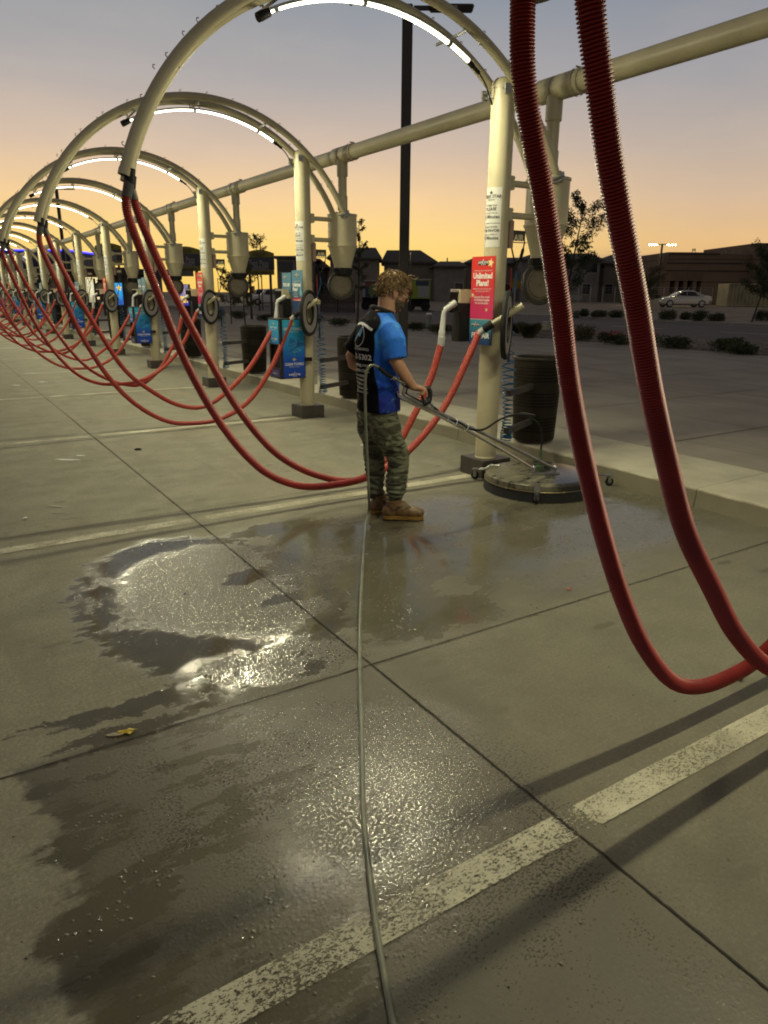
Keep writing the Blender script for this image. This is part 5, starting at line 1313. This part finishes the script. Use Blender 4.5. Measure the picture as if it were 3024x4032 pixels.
uwn = [[(.33, 1.16), (.385, 1.64), (.52, 1.70), (.52, 1.16)], [(.535, 1.16), (.535, 1.70), (.70, 1.70), (.70, 1.16)], [(.715, 1.16), (.715, 1.70), (.86, 1.68), (.92, 1.16)]]
for px_, D, lab in ((1068, 84, 'white pickup-like SUV parked behind the chevron sign, nearer the camera'), (1030, 93, 'pale SUV partly hidden behind the nearer white SUV')):
    p = at(px_, D); car('parked_suv', lab, (p.x, p.y, zlot(p.x)), hd_+.25, 5.0, suv, whitep, uwn, .38, (.18, .80), 'pale SUVs parked across the street')
p = at(2545, 95); car('parked_car', 'pale car far away under the leaning green tree by the lamp post', (p.x, p.y, zlot(p.x)), hd_, 4.7, sed, whitep, swn)

# food trucks
def truck(label, xl, xr, yt, yb, D, cols, rest):
    z0 = zlot(at((xl+xr)/2, D).x); r = simple('food_truck', label, 'truck', at((xl+xr)/2, D, z0)); zt, zb_ = zat(xl, yt, D), zat(xl, yb, D)
    mb = MB(); vbox(mb, xl, xr, yt, yb, D, 2.3); mb.build('body', cols[0], r, smooth=False)
    mb = MB(); vbox(mb, xl-3, xr+4, yt-5, yt-.5, D-.1, 2.5); mb.build('roof_edge', trimw, r, smooth=False)
    for nm, a_, b_, c_, d_, m_ in rest: mb = MB(); vbox(mb, a_, b_, c_, d_, D-.03, .025); mb.build(nm, m_, r, smooth=False)
    for q in (.2, .82):
        p = at(xl+(xr-xl)*q, D)+HF*.2; mb = MB(); mb.lathe([(.05, -.12), (.40, -.12), (.40, .12), (.05, .12)], (p.x, p.y, z0+.4), HF, 20); mb.build('wheel', rubber, r)
    mb = MB(); vbox(mb, xl+2, xr-2, yb+.2, 0, D+.5, 1.3, z0+.35); mb.build('chassis', black, r, smooth=False)
lime = mat('lime green paint', (.20, .30, .015), .4); trred = mat('dull red panel', (.22, .04, .03), .5); wpan = mat('grey white panel', (.26, .27, .28), .5); navy = mat('navy blue paint', (.02, .035, .09), .4); leafp = mat('leaf green print', (.10, .16, .05), .5)
truck('lime green and red food truck right of the head of the worker', 1598, 1694, 1103, 1176, 62, [lime], [('red_panel', 1605, 1626, 1124, 1163, trred), ('white_panel', 1645, 1690, 1126, 1172, wpan), ('dark_hatch', 1636, 1688, 1106, 1125, navy)])
truck('navy blue food truck with a painted leaf, left of the head of the worker', 1424, 1500, 1108, 1172, 64, [navy], [('grey_panel', 1426, 1438, 1112, 1170, wpan), ('serving_hatch', 1440, 1470, 1112, 1128, trred)])
mb = MB(); pr_ = at(1462, 63.9, zat(1462, 1150, 63.9)); mb.poly([(0, -.55), (.28, -.2), (.38, .15), (.25, .55), (0, .75), (-.22, .35), (-.25, 0)], pr_, HR, UP); o_ = mb.build('painted_leaf', leafp, [q for q in bpy.data.objects if q.name == 'food_truck.001'][0], smooth=False, fix=False)

# dark enclosure fence
r = simple('metal_fence', 'dark corrugated metal fence behind the second vacuum tank', 'fence', at(1330, 56, .1)); mb = MB()
for i in range(26): vbox(mb, 1262+i*5.2, 1262+i*5.2+4.2, 1148, 0, 56, .05, .1)
vbox(mb, 1262, 1397, 1147, 1149.5, 55.9, .1); vbox(mb, 1262, 1397, 1190, 1192, 55.9, .1); mb.build('board_panel', mat('dark brown metal', (.05, .042, .034), .6, var=.2), r, smooth=False)
for x_ in (1262, 1329, 1396): mb = MB(); vbox(mb, x_-2, x_+2, 1145, 0, 55.8, .08, .1); mb.build('post', mat('dark post', (.03, .025, .02), .6), r, smooth=False)
# construction fence
r = simple('mesh_fence', 'low see-through mesh fence in front of the unfinished building', 'fence', at(2600, 74, .5))
for i, x_ in enumerate(range(2230, 2960, 48)):
    z_ = zlot(at(x_, 74).x); mb = MB(); mb.cyl(at(x_, 74, z_), at(x_, 74, z_+1.75), .035, n=6); mb.build('post', galv, r)
mb = MB()
for k in range(9):
    z_ = .55+k*.21; mb.cyl(at(2230, 74, z_+.0), at(2950, 74, z_+.03), .010, n=4)
mb.build('wire', galv, r)
for x_, lab in ((2270, 'white rectangular banner on the mesh fence'),):
    mb = MB(); vbox(mb, x_-22, x_+22, 1162, 1180, 73.8, .02); bo_ = tag(mb.build('fence_banner', mat('dull white banner', (.30, .30, .29), .7), None, smooth=False), lab, 'banner')

# ------------------------------------------------------------------ poles, signs and lamps
polem = mat('dark bronze pole', (.035, .030, .025), .4, var=.2)
def lamp_pole(px_, D, base_z, ztop, w, heads, label, lit=0, side=1):
    p = at(px_, D, base_z); r = simple('light_pole', label, 'light pole', p, 'tall dark light poles')
    mb = MB(); mb.box((p.x, p.y, (base_z+ztop)/2), (w, w, ztop-base_z), MV, bev=w*.08); mb.build('pole', polem, r)
    if D > 50: mb = MB(); mb.lathe([(0, .55), (w*1.3, .54), (w*1.4, 0)], p, n=20); mb.build('concrete_base', kerbm, r)
    for s in heads:
        a = p+UP*(ztop-base_z-.05); 
        mb = MB(); mb.box(tuple(a+HR*s*.38), (.5, .06, .08), MV); L = 1.15; c_ = a+HR*s*(.5+L/2*.75)
        mb.box(tuple(c_), (L*.8, .36, .07), MV, bev=.02); hd2 = mb.build('lamp_head', polem, r)
        if lit: mb = MB(); mb.box(tuple(c_-UP*.045-HF*.02), (L*.7, .3, .03), MV); mb.build('lamp_glass', mat('lit lamp', (1, .9, .7), .4, emit=(1, .80, .45), estr=lit), hd2)
    return r
lamp_pole(1589, 17.5, .15, 7.42, .225, (1,), 'tall dark square light pole rising directly behind the worker')
lamp_pole(267+3, 60, .1, 9.15, .21, (1,), 'dark light pole far left, standing behind the fourth arch')
lamp_pole(30, 90, .1, 8.0, .2, (1,), 'farthest dark light pole at the left edge')
lamp_pole(2586, 76, .45, zat(2594, 960, 76), .17, (-1, 1), 'lit twin-headed street light beside the unfinished building', 60)
def small_lamp(px_, py, D, label, estr):
    z0 = zlot(at(px_, D).x); zt = zat(px_, py, D); p = at(px_, D, z0); r = simple('street_lamp', label, 'street lamp', p, 'small far street lamps')
    mb = MB(); mb.cyl(p, at(px_, D, zt), .05, n=8); mb.cyl(at(px_, D, zt), at(px_, D, zt)-HR*.3, .03, n=6); mb.build('pole', polem, r)
    mb = MB(); mb.ell(at(px_, D, zt+.0)-HR*.35, (.17, .17, .09), None, 12, 8); mb.build('lamp_globe', mat('lit globe %d' % estr, (1, .95, .7), .4, emit=(1, .88, .5), estr=estr), r)
small_lamp(1616, 996, 58, 'lit street lamp on a thin pole right of the head of the worker', 45)
small_lamp(1032, 940, 62, 'unlit lamp on a thin pole above the lane sign', 0)
small_lamp(775, 1003, 90, 'bright lamp low in the sunset left of the lane sign', 120)
small_lamp(838, 1040, 95, 'small lamp left of the red sign post in the far row', 60)

# chevron road sign
D = 50; p = at(993, D, zlot(at(993, D).x)); r = simple('chevron_sign', 'yellow road sign with a black chevron pointing left', 'road sign', p)
mb = MB(); mb.cyl(p, at(993, D, zat(993, 1158, D)), .035, n=8); mb.build('post', galv, r)
mb = MB(); vbox(mb, 983, 1003.5, 1126, 1157, D-.05, .02); pl = mb.build('sign_plate', mat('yellow sign face', (.55, .36, .015), .5), r, smooth=False)
c_ = at(993, D-.07, zat(993, 1141.5, D)); mb = MB(); mb.poly([(.13, .20), (.02, .20), (-.13, 0), (.02, -.20), (.13, -.20), (-.02, 0)], c_, HR, UP); mb.build('chevron', inkm, pl, smooth=False, fix=False)
# diamond sign behind the near post
D = 48; p = at(2027, D, .1); r = simple('warning_sign', 'dull yellow diamond road sign behind the air hoses', 'road sign', p); mb = MB(); mb.cyl(p, p+UP*2.6, .035, n=8); mb.build('post', galv, r)
mb = MB(); mb.box((p.x, p.y, 2.15), (.62, .02, .62), MV @ Matrix.Rotation(PI/4, 3, 'Y')); mb.build('sign_plate', mat('amber sign face', (.30, .17, .02), .5), r, smooth=False)

# lane signs over the pay lanes
ylw = mat('olive yellow sign', (.20, .17, .015), .5); navyb = mat('slate sign band', (.035, .04, .055), .5); dimw = mat('dim grey lettering', (.24, .24, .26), .5)
for xl, xr, yt, D, lab, l1 in ((971, 1083, 985, 40, 'arched yellow and slate lane sign reading Fast Pass Members, nearest of the three', 'AND CASH/CREDIT'), (686, 796, 972, 42, 'arched Fast Pass Members lane sign seen behind the third vacuum tank', 'AND CASH/CREDIT'), (392, 492, 958, 44, 'arched Fast Pass Members lane sign farthest to the left', '')):
    k = (xr-xl)/112; p = at((xl+xr)/2, D, .15); r = simple('lane_sign', lab, 'lane sign', p, 'lane signs over the pay lanes')
    h = lambda dy: zat((xl+xr)/2, yt+dy*k, D)
    w = (at(xr, D)-at(xl, D)).length; pts = [(-w/2, 0), (w/2, 0)]+[(w/2-w*i/10, (h(0)-h(30))*(.45+.55*math.sin(PI*(.06+.88*i/10)))) for i in range(11)]
    mb = MB(); mb.poly(pts, at((xl+xr)/2, D, h(28)), HR, UP, .12); mb.build('top_panel', ylw, r, smooth=False)
    mb = MB(); vbox(mb, xl, xr, yt+28.2*k, yt+76*k, D-.02, .16); md = mb.build('middle_panel', navyb, r, smooth=False)
    mb = MB(); vbox(mb, xl+1, xr-1, yt+76.3*k, yt+97*k, D, .12); lw = mb.build('lower_panel', ylw, r, smooth=False)
    xm = (xl+xr)/2; mb = MB(); q = D-.05
    put_text(mb, 'Fast Pass', .40*k*1.1*D/40, at(xm-3, q, h(45)-.10), HR, UP, .02, width=w*.66); put_text(mb, 'Members', .40*k*1.1*D/40, at(xm-3, q, h(62)-.10), HR, UP, .02, width=w*.66); mb.build('lettering', dimw, md, smooth=False, fix=False)
    mb = MB(); put_text(mb, 'SUPER STAR', .22, at(xm-2, q, h(17)), HR, UP, .02, width=w*.46); put_text(mb, 'CAR WASH', .10, at(xm-2, q, h(22)-.04), HR, UP, .01, width=w*.22)
    mb.build('lettering', mat('dim brown lettering', (.05, .045, .03), .5), r, smooth=False, fix=False)
    if l1: mb = MB(); put_text(mb, l1, .2, at(xm-2, D-.01-.06, h(87)-.08), HR, UP, .02, width=w*.72); mb.build('lettering', inkm, lw, smooth=False, fix=False)
    for s in (-1, 1):
        q_ = at(xm+s*(xr-xl)*.36, D+.1, .15); mb = MB(); mb.cyl(q_, V((q_.x, q_.y, h(40))), .07, n=10); mb.build('leg', polem, r)
# pay screens
def screen(xl, xr, yt, yb, D, label, m_, words=None, wm=None, star_=False):
    p = at((xl+xr)/2, D, .15); r = simple('pay_screen', label, 'screen', p, 'lit menu screens in the pay lanes')
    mb = MB(); vbox(mb, xl-2, xr+2, yt-2, 0, D+.03, .3, .15); mb.build('cabinet', black, r, smooth=False)
    mb = MB(); vbox(mb, xl, xr, yt, yb, D, .02); s_ = mb.build('display', m_, r, smooth=False)
    if words: mb = MB(); put_text(mb, words, .4, at((xl+xr)/2, D-.02, zat(xl, yt+(yb-yt)*.72, D)), HR, UP, .04, width=(at(xr, D)-at(xl, D)).length*.8); mb.build('lettering', wm, s_, smooth=False, fix=False)
    if star_: mb = MB(); mb.poly([(a*.16, b_*.16) for a, b_ in star()], at(xr-12, D-.02, zat(xl, yt+20, D)), HR, UP); mb.build('printed_star', wm, s_, smooth=False, fix=False)
def f_scr(c0, c1, c2):
    def f(t, b):
        co = t.coord(); n = t.noise(co, 3.2, 3); z = t.sep(co)[2]; c = t.mix(t.sstep(n, .4, .6), c0, c1); c = t.mix(t.sstep(z, 1.35, .9), c, c2)
        t.put(b.inputs['Base Color'], (.02, .02, .02)); t.put(b.inputs['Emission Color'], c); b.inputs['Emission Strength'].default_value = 1.0
    return f
yem = mat('lit yellow text', (.8, .6, .1), .5, emit=(1, .62, .04), estr=1.1)
screen(703, 741, 1121, 1203, 34, 'lit purple menu screen showing a yellow price of 24 dollars', mat('purple display', fn=f_scr((.12, .11, .30), (.42, .33, .42), (.035, .04, .30))), '$24', yem)
screen(451, 482, 1114, 1200, 38, 'bright blue lit menu screen with a star, left part of the row', mat('blue display', fn=f_scr((.02, .30, .72), (.03, .42, .85), (.02, .12, .50))), None, yem, True)
screen(346, 371, 1098, 1190, 46, 'pale yellow lit kiosk window far down the row', mat('pale lit window', fn=f_scr((.75, .68, .36), (.9, .85, .6), (.55, .48, .28))))
# car wash building and far coffee shop
r = simple('wash_building', 'dark low car wash building with a reddish fascia behind the far posts', 'building', at(330, 62, .1))
mb = MB(); vbox(mb, 196, 500, 1082, 0, 62, 10, .1); mb.build('wall', mat('brown wall', (.10, .085, .07), .8, var=.2, vscale=1), r, smooth=False)
mb = MB(); vbox(mb, 190, 506, 1052, 1081.5, 61.5, 11); mb.build('fascia', mat('dull red fascia', (.07, .028, .022), .7), r, smooth=False)
for xa in (205, 262, 300, 420): mb = MB(); vbox(mb, xa, xa+26, 1090, 0, 61.8, .4, .1); mb.build('column', mat('cream column', (.34, .28, .18), .7, var=.2), r, smooth=False)
mb = MB(); vbox(mb, 330, 414, 1092, 1178, 61.9, .3); mb.build('window', mat('warm lit glass', (.5, .4, .2), .3, emit=(1, .80, .42), estr=1.0), r, smooth=False)
r = simple('coffee_shop', 'navy coffee shop with a glowing blue roof line at the left edge', 'building', at(130, 92, .1))
nv = mat('navy wall', (.025, .032, .075), .6); blg = mat('blue neon', (.05, .05, .6), .4, emit=(.035, .04, 1), estr=3)
mb = MB(); vbox(mb, -120, 292, 984, 0, 92, 10, .1); mb.build('wall', nv, r, smooth=False)
mb = MB(); vbox(mb, -121, 293, 982, 987.5, 91.8, 10.4); mb.build('roof_light', blg, r, smooth=False)
mb = MB(); vbox(mb, 20, 118, 1022, 1024.5, 91.6, .1); mb.build('sign_light', blg, r, smooth=False)
sb = MB(); vbox(sb, 18, 140, 992, 1020, 91.7, .2); sb = sb.build('sign_board', mat('blue sign board', (.02, .03, .12), .5), r, smooth=False)
mb = MB(); put_text(mb, 'DUTCH BROS', .7, at(82, 91.5, zat(82, 1012, 91.5)), HR, UP, .03, width=(at(136, 91.5)-at(28, 91.5)).length); mb.build('lettering', mat('lit white letters', (.9, .9, .9), .4, emit=(.95, .97, 1), estr=1.6), sb, smooth=False, fix=False)
mb = MB(); vbox(mb, 62, 96, 1015.5, 1018, 91.5, .05); mb.build('sign_underline', mat('lit yellow bar', (.8, .7, .1), .4, emit=(1, .8, .1), estr=1.5), sb, smooth=False)
r = simple('pay_canopy', 'dark flat canopy roof behind the far posts', 'canopy', at(430, 56, .1))
mb = MB(); vbox(mb, 420, 700, 1060, 1082, 56, 5); mb.build('roof', mat('dark canopy', (.035, .033, .035), .6), r, smooth=False)
for x_ in (430, 560, 690): mb = MB(); vbox(mb, x_, x_+5, 1082.3, 0, 57, .25, .1); mb.build('column', polem, r, smooth=False)

# utility boxes at the kerb
p = ong(1688, 1297, .15); r = simple('utility_post', 'short pale round utility post with a white cap across the lane', 'utility post', p)
mb = MB(); mb.lathe([(.118, 0), (.118, .60)], p, n=20); mb.build('tube', mat('grey green plastic', (.20, .23, .19), .6, var=.15), r); mb = MB(); mb.lathe([(.125, .59), (.125, .64), (.08, .665), (0, .67)], p, n=20); mb.build('cap', whitem, r)
p = ong(2147, 1312, .15); r = simple('utility_box', 'square grey concrete utility box in the planting bed', 'utility box', p)
mb = MB(); mb.loft([((p.x, p.y, .15), HR*.17, HF*.17), ((p.x, p.y, .55), HR*.14, HF*.14)], 4); mb.build('body', kerbm, r, smooth=False); mb = MB(); mb.box((p.x, p.y, .565), (.24, .24, .03), MV); mb.build('lid', galv, r, smooth=False)
p = at(2572, 60, .2); r = simple('concrete_pier', 'round concrete pier beside the silver sedan', 'concrete pier', p); p.z = zlot(p.x); mb = MB(); mb.lathe([(.52, 0), (.52, .75), (.48, .8), (0, .8)], p, n=24); mb.build('pier', kerbm, r)

# ------------------------------------------------------------------ plants
leafg = mat('dark green leaf', (.045, .060, .020), .7, var=.5, vscale=3); leafo = mat('olive leaf', (.075, .075, .025), .7, var=.5, vscale=3); barkm = mat('bark', (.05, .038, .028), .9, var=.3)
redfl = mat('red flower', (.40, .04, .05), .7)


def leaves(mb, c, rx, rz, n, size, rnd, elong=2.2, droop=0):
    for i in range(n):
        while True:
            p = V((rnd.uniform(-1, 1), rnd.uniform(-1, 1), rnd.uniform(-1, 1)))
            if p.length < 1: break
        p = V((p.x*rx, p.y*rx, p.z*rz))+c; a = V((rnd.uniform(-1, 1), rnd.uniform(-1, 1), rnd.uniform(-.8, .6)-droop)).normalized(); b_ = a.orthogonal().normalized(); b_ = (b_*math.cos(1.7*i)+a.cross(b_)*math.sin(1.7*i))
        L = size*rnd.uniform(.6, 1.3); w = L/elong
        mb.q([p, p+a*L*.5+b_*w*.5, p+a*L, p+a*L*.5-b_*w*.5], [(0, 1, 2, 3)])


def tree(name, label, base, h, cr, z0, nb, nl, size, seed, m=None, lean=(0, 0), group=None):
    rnd = random.Random(seed); r = thing(name, label, 'tree', base, 0, group or 'young street trees'); base = V(base); top = base+V((lean[0], lean[1], h))
    mb = MB(); pth = spline([base, base.lerp(top, .35)+V((rnd.uniform(-.05, .05), 0, 0)), base.lerp(top, .7)+V((rnd.uniform(-.08, .08), .04, 0)), top], 6); n = len(pth)
    mb.tube(pth, [.012*h*(1-.85*i/n)+.004 for i in range(n)], 8)
    cm = MB()
    for b in range(nb):
        t_ = z0+(1-z0)*(b+.5)/nb; o_ = pth[min(n-1, int(t_*n))]; a = b*2.4+rnd.uniform(-.4, .4); L = cr*(1-.45*abs(t_-z0-.35))*rnd.uniform(.7, 1.15); up = rnd.uniform(.35, .9)
        e = o_+V((math.cos(a)*L, math.sin(a)*L, L*up)); md = o_.lerp(e, .5)+V((0, 0, -.06*L)); br = spline([o_, md, e], 4); mb.tube(br, [.010, .009, .008, .007, .006, .005, .004, .003, .002][:len(br)], 5)
        for k in range(3, len(br)): leaves(cm, br[k], L*.22, L*.18, nl//(nb*4), size, rnd, 3.2, .5)
        for q in range(3):
            e2 = br[4+q]+V((rnd.uniform(-1, 1), rnd.uniform(-1, 1), rnd.uniform(0, .8)))*L*.35; mb.tube([br[4+q], e2], [.004, .002], 4); leaves(cm, e2, L*.16, L*.14, nl//(nb*6), size, rnd, 3.2, .5)
    mb.build('trunk', barkm, r); cm.build('crown', m or leafg, r, smooth=False, fix=False)
    return r
b_ = at(2208, 26.5, .15); tree('young_tree', 'leafy young tree directly behind the nearest vacuum tank', b_, 4.3, .95, .35, 18, 2600, .12, 5, lean=(.55, -.25))
b_ = at(1406, 30, .15); tree('young_tree', 'slim young tree right of the second vacuum tank', b_, zat(1406, 862, 30)-.4, .38, .35, 16, 900, .10, 6, lean=(.1, 0))
b_ = at(1020, 58, .1); tree('young_tree', 'small tree behind the top of the nearest lane sign', b_, zat(1020, 932, 58)-.2, .9, .55, 12, 800, .15, 7)
b_ = at(905, 34, .15); tree('young_tree', 'dim thin tree under the lane sign, left of the chevron', b_, 2.3, .7, .3, 10, 700, .13, 17)
b_ = at(960, 32, .15); tree('young_tree', 'dim thin tree just left of the chevron sign', b_, 2.3, .7, .3, 10, 700, .13, 18)
b_ = at(2543, 64, .4); tree('young_tree', 'leaning green tree right of the second foreground hose', b_, 2.6, 1.5, .2, 16, 2400, .17, 9, leafo)
b_ = ong(2960, 1268, .17); tree('young_tree', 'dark sapling at the right edge before the container', b_, 3.6, 1.15, .35, 14, 2600, .15, 10, lean=(.9, -.2))
b_ = at(3040, 50, .3); tree('young_tree', 'dark tree at the right edge beyond the sapling', b_, 3.4, 1.6, .2, 16, 2600, .17, 19)


def bush(label, base, w, h, n, size, seed, m=None, grass=False, flowers=False, group='low plants in the planting beds'):
    rnd = random.Random(seed); mb = MB(); base = V(base)
    if grass:
        for i in range(n):
            a = rnd.uniform(0, 2*PI); q = rnd.random()**.5*w*.35; t_ = rnd.uniform(.15, .6); p = base+V((math.cos(a)*q, math.sin(a)*q, 0)); L = h*rnd.uniform(.6, 1.1); d = V((math.cos(a)*t_, math.sin(a)*t_, 1)).normalized()
            e = p+d*L; s = V((-d.y, d.x, 0)).normalized()*.008 if d.length else V((.01, 0, 0)); mb.q([p-s, p+s, p+d*L*.6+s, e+V((math.cos(a), math.sin(a), -.4))*L*.12, p+d*L*.6-s], [(0, 1, 2, 3, 4)])
    else:
        for k in range(9):
            a = rnd.uniform(0, 2*PI); q = rnd.uniform(.1, .32)*w; c_ = base+V((math.cos(a)*q, math.sin(a)*q, h*rnd.uniform(.35, .6))); leaves(mb, c_, w*.24, h*.42, n//9, size, rnd, 2.4)
    if flowers:
        mb.cur = 1
        for i in range(90):
            a = rnd.uniform(0, 2*PI); q = rnd.random()**.5*w*.5; leaves(mb, base+V((math.cos(a)*q, math.sin(a)*q, h*rnd.uniform(.7, 1.1))), .02, .02, 1, .05, rnd, 1.2)
    o = mb.build('shrub', [m or leafg, redfl], None, smooth=False, fix=False)
    for v in o.data.vertices:
        v.co -= base
        if v.co.z < .0: v.co.z = -.01
    o.location = base; tag(o, label, 'shrub', group)
for i, (px_, py_, w, h, kind, lab) in enumerate((
    (2082, 1330, .50, .55, 'g', 'upright grass clump left of the utility box'), (2295, 1342, .95, .55, 'o', 'rounded olive shrub just right of the left foreground hose'), (2210, 1325, .6, .4, 'b', 'small shrub right of the utility box'),
    (2412, 1356, 1.0, .38, 'f', 'low shrub with red flowers between the two foreground hoses'), (2550, 1350, .7, .3, 'f', 'low red-flowered shrub right of the second foreground hose'), (2663, 1372, 1.15, .36, 'b', 'dark low shrub right of the red-flowered plants'),
    (2862, 1384, 1.1, .42, 'b', 'dark spreading shrub, left half of the pair near the right edge'), (2925, 1394, 1.1, .32, 'b', 'dark spreading shrub, right half of the pair near the right edge'),
    (1235, 1268, 1.2, .4, 'b', 'dark low shrub right of the second vacuum post'), (1330, 1282, 1.3, .35, 'b', 'dark low shrub left of the worker'), (1640, 1300, .9, .32, 'b', 'dark low shrub left of the pale utility post'), (1745, 1312, 1.3, .35, 'b', 'dark low shrub right of the pale utility post'),
    (1930, 1322, .9, .35, 'b', 'low shrub behind the blue coiled hose'), (2020, 1318, .5, .5, 'g', 'thin grass clump right of the coiled hose'), (860, 1262, 1.0, .7, 'o', 'leggy shrub in the median left of the second post'), (935, 1255, 1.2, .5, 'b', 'low shrub in the median under the chevron sign'), (1040, 1262, 1.0, .35, 'b', 'low shrub below the white SUV'))):
    base = ong(px_, py_, .16); base.z = .155 if base.x < 22.3 else .10
    bush(lab, base, w, h, 700 if kind == 'g' else 1500, .075, 40+i, {'g': leafo, 'o': leafo}.get(kind), kind == 'g', kind == 'f')
for i, (px_, py_, w, h, m_, lab) in enumerate(((2625, 1258, 1.25, .70, leafo, 'round grey green shrub left of the sedan, across the street'), (2700, 1256, .8, .5, leafo, 'smaller shrub between the two round shrubs across the street'), (2755, 1263, 1.4, .72, leafg, 'biggest round shrub in front of the sedan rear'), (2822, 1264, 1.0, .55, leafo, 'shrub right of the biggest round shrub'),
    (3010, 1262, 1.2, .7, leafg, 'dark shrub at the right edge across the street'), (2285, 1245, 1.2, .6, leafg, 'dim shrub across the street behind the left hose'), (2360, 1248, 1.1, .55, leafo, 'dim shrub across the street between the hoses'), (2425, 1250, 1.2, .6, leafg, 'dim shrub across the street left of the second hose'), (2535, 1225, .8, 1.0, leafg, 'upright shrub by the concrete pier'))):
    base = ong(px_, py_, .18); base.z = zlot(base.x)-.02; bush(lab, base, w, h, 1700, .10, 70+i, m_)
# rocks in the bed
rnd = random.Random(9); ico = bmesh.new(); bmesh.ops.create_icosphere(ico, subdivisions=1, radius=1); iv = [v.co.copy() for v in ico.verts]; jf = [tuple(v.index for v in f.verts) for f in ico.faces]; ico.free()
mb = MB()
for i in range(2600):
    x_ = 17.95+4.2*rnd.random()**1.5; y_ = rnd.uniform(4, 42); s_ = rnd.uniform(.04, .11); mb.q([V((x_+v.x*s_*rnd.uniform(.85, 1.25), y_+v.y*s_*rnd.uniform(.85, 1.25), .165+v.z*s_*.6)) for v in iv], jf)
tag(mb.build('bed_stones', stonem, None, smooth=False, fix=False), 'rounded river stones covering the planting bed across the lane', 'stones', kind='stuff')
# loose grit and droplets on the wet floor
mb = MB()
for i in range(420):
    q = rnd.random(); x_, y_ = (rnd.uniform(-.1, 2.6), rnd.uniform(.6, 2.6)) if q < .7 else (rnd.uniform(.2, 4.4), rnd.uniform(2.4, 4.6)); s_ = rnd.choice((.002, .0025, .003, .0045)); mb.q([V((x_+v.x*s_, y_+v.y*s_*rnd.uniform(.7, 1.3), s_*.5+v.z*s_*.7)) for v in iv], jf)
tag(mb.build('floor_grit', stonem, None, smooth=False, fix=False), 'tiny stones and grit scattered over the wet concrete floor', 'grit', kind='stuff')

# ------------------------------------------------------------------ litter
def scrap(name, label, cat, px_, py_, L, wd, ang, m_, seed, thick=.004):
    rnd = random.Random(seed); c_ = ong(px_, py_, 0); n = 14; pts = []
    for k in range(n):
        a = 2*PI*k/n; q = 1+.35*rnd.uniform(-1, 1); x_, y_ = math.cos(a)*L/2*q, math.sin(a)*wd/2*q; pts.append(c_+V((x_*math.cos(ang)-y_*math.sin(ang), x_*math.sin(ang)+y_*math.cos(ang), .005+rnd.uniform(0, thick))))
    mb = MB(); mb.q([c_+V((0, 0, .008+thick))]+pts, [(0, i+1, (i+1) % n+1) for i in range(n)]); tag(mb.build(name, m_, None, smooth=False, fix=False), label, cat)
scrap('candy_wrapper', 'torn yellow wrapper lying by the floor joint on the left', 'litter', 500, 2888, .075, .030, -.3, mat('yellow wrapper', (.55, .40, .03), .35, var=.3, vscale=60), 1, .010)
scrap('paper_scrap', 'whitish torn end of the yellow wrapper', 'litter', 452, 2898, .05, .022, -.5, mat('wet paper', (.42, .38, .26), .5), 2)
scrap('plastic_scrap', 'tiny red and white scrap on the damp floor at right', 'litter', 2240, 2324, .030, .014, -.4, mat('red wrapper', (.5, .10, .10), .4), 3, .008)
scrap('dead_leaf', 'dark leaf beneath the low foreground hose', 'leaf', 2915, 2678, .04, .02, .3, mat('brown leaf', (.03, .02, .012), .8), 4, .006)
scrap('paper_scrap', 'long white paint flake left of the long joint', 'litter', 260, 1812, .26, .035, -.65, whitem, 5, .002); scrap('paper_scrap', 'small white flake beside the long paint flake', 'litter', 317, 1796, .09, .03, -.6, whitem, 6, .002)
scrap('paper_scrap', 'pale smear flake, upper of the pair low on the left', 'litter', 222, 1996, .14, .020, -.7, mat('pale flake', (.4, .4, .36), .6), 7, .002); scrap('paper_scrap', 'pale smear flake, lower of the pair low on the left', 'litter', 235, 2022, .18, .010, -.55, mat('pale flake', (.4, .4, .36), .6), 8, .002)
scrap('paper_scrap', 'small crumpled white paper at far left', 'litter', 100, 2045, .035, .022, .3, whitem, 9, .012); scrap('paper_scrap', 'thin white flake near the far puddle edge', 'litter', 165, 1505, .22, .03, -.6, whitem, 12, .002); scrap('paper_scrap', 'white flake far left between two parking stripes', 'litter', 62, 1518, .2, .03, -.6, whitem, 13, .002)
scrap('paper_scrap', 'white cigarette-like scrap left of the legs of the worker', 'litter', 1432, 1755, .07, .02, -.4, whitem, 10, .008)
scrap('bottle_cap', 'small dark twig fragment inside the bright puddle', 'litter', 727, 2345, .02, .012, .4, inkm, 11, .008)
c_ = ong(543, 1769, .006); mb = MB(); mb.torus(c_, .032, .006, n=24); tag(mb.build('rubber_ring', rubber, None), 'small black rubber ring lying on the dry floor', 'rubber ring')
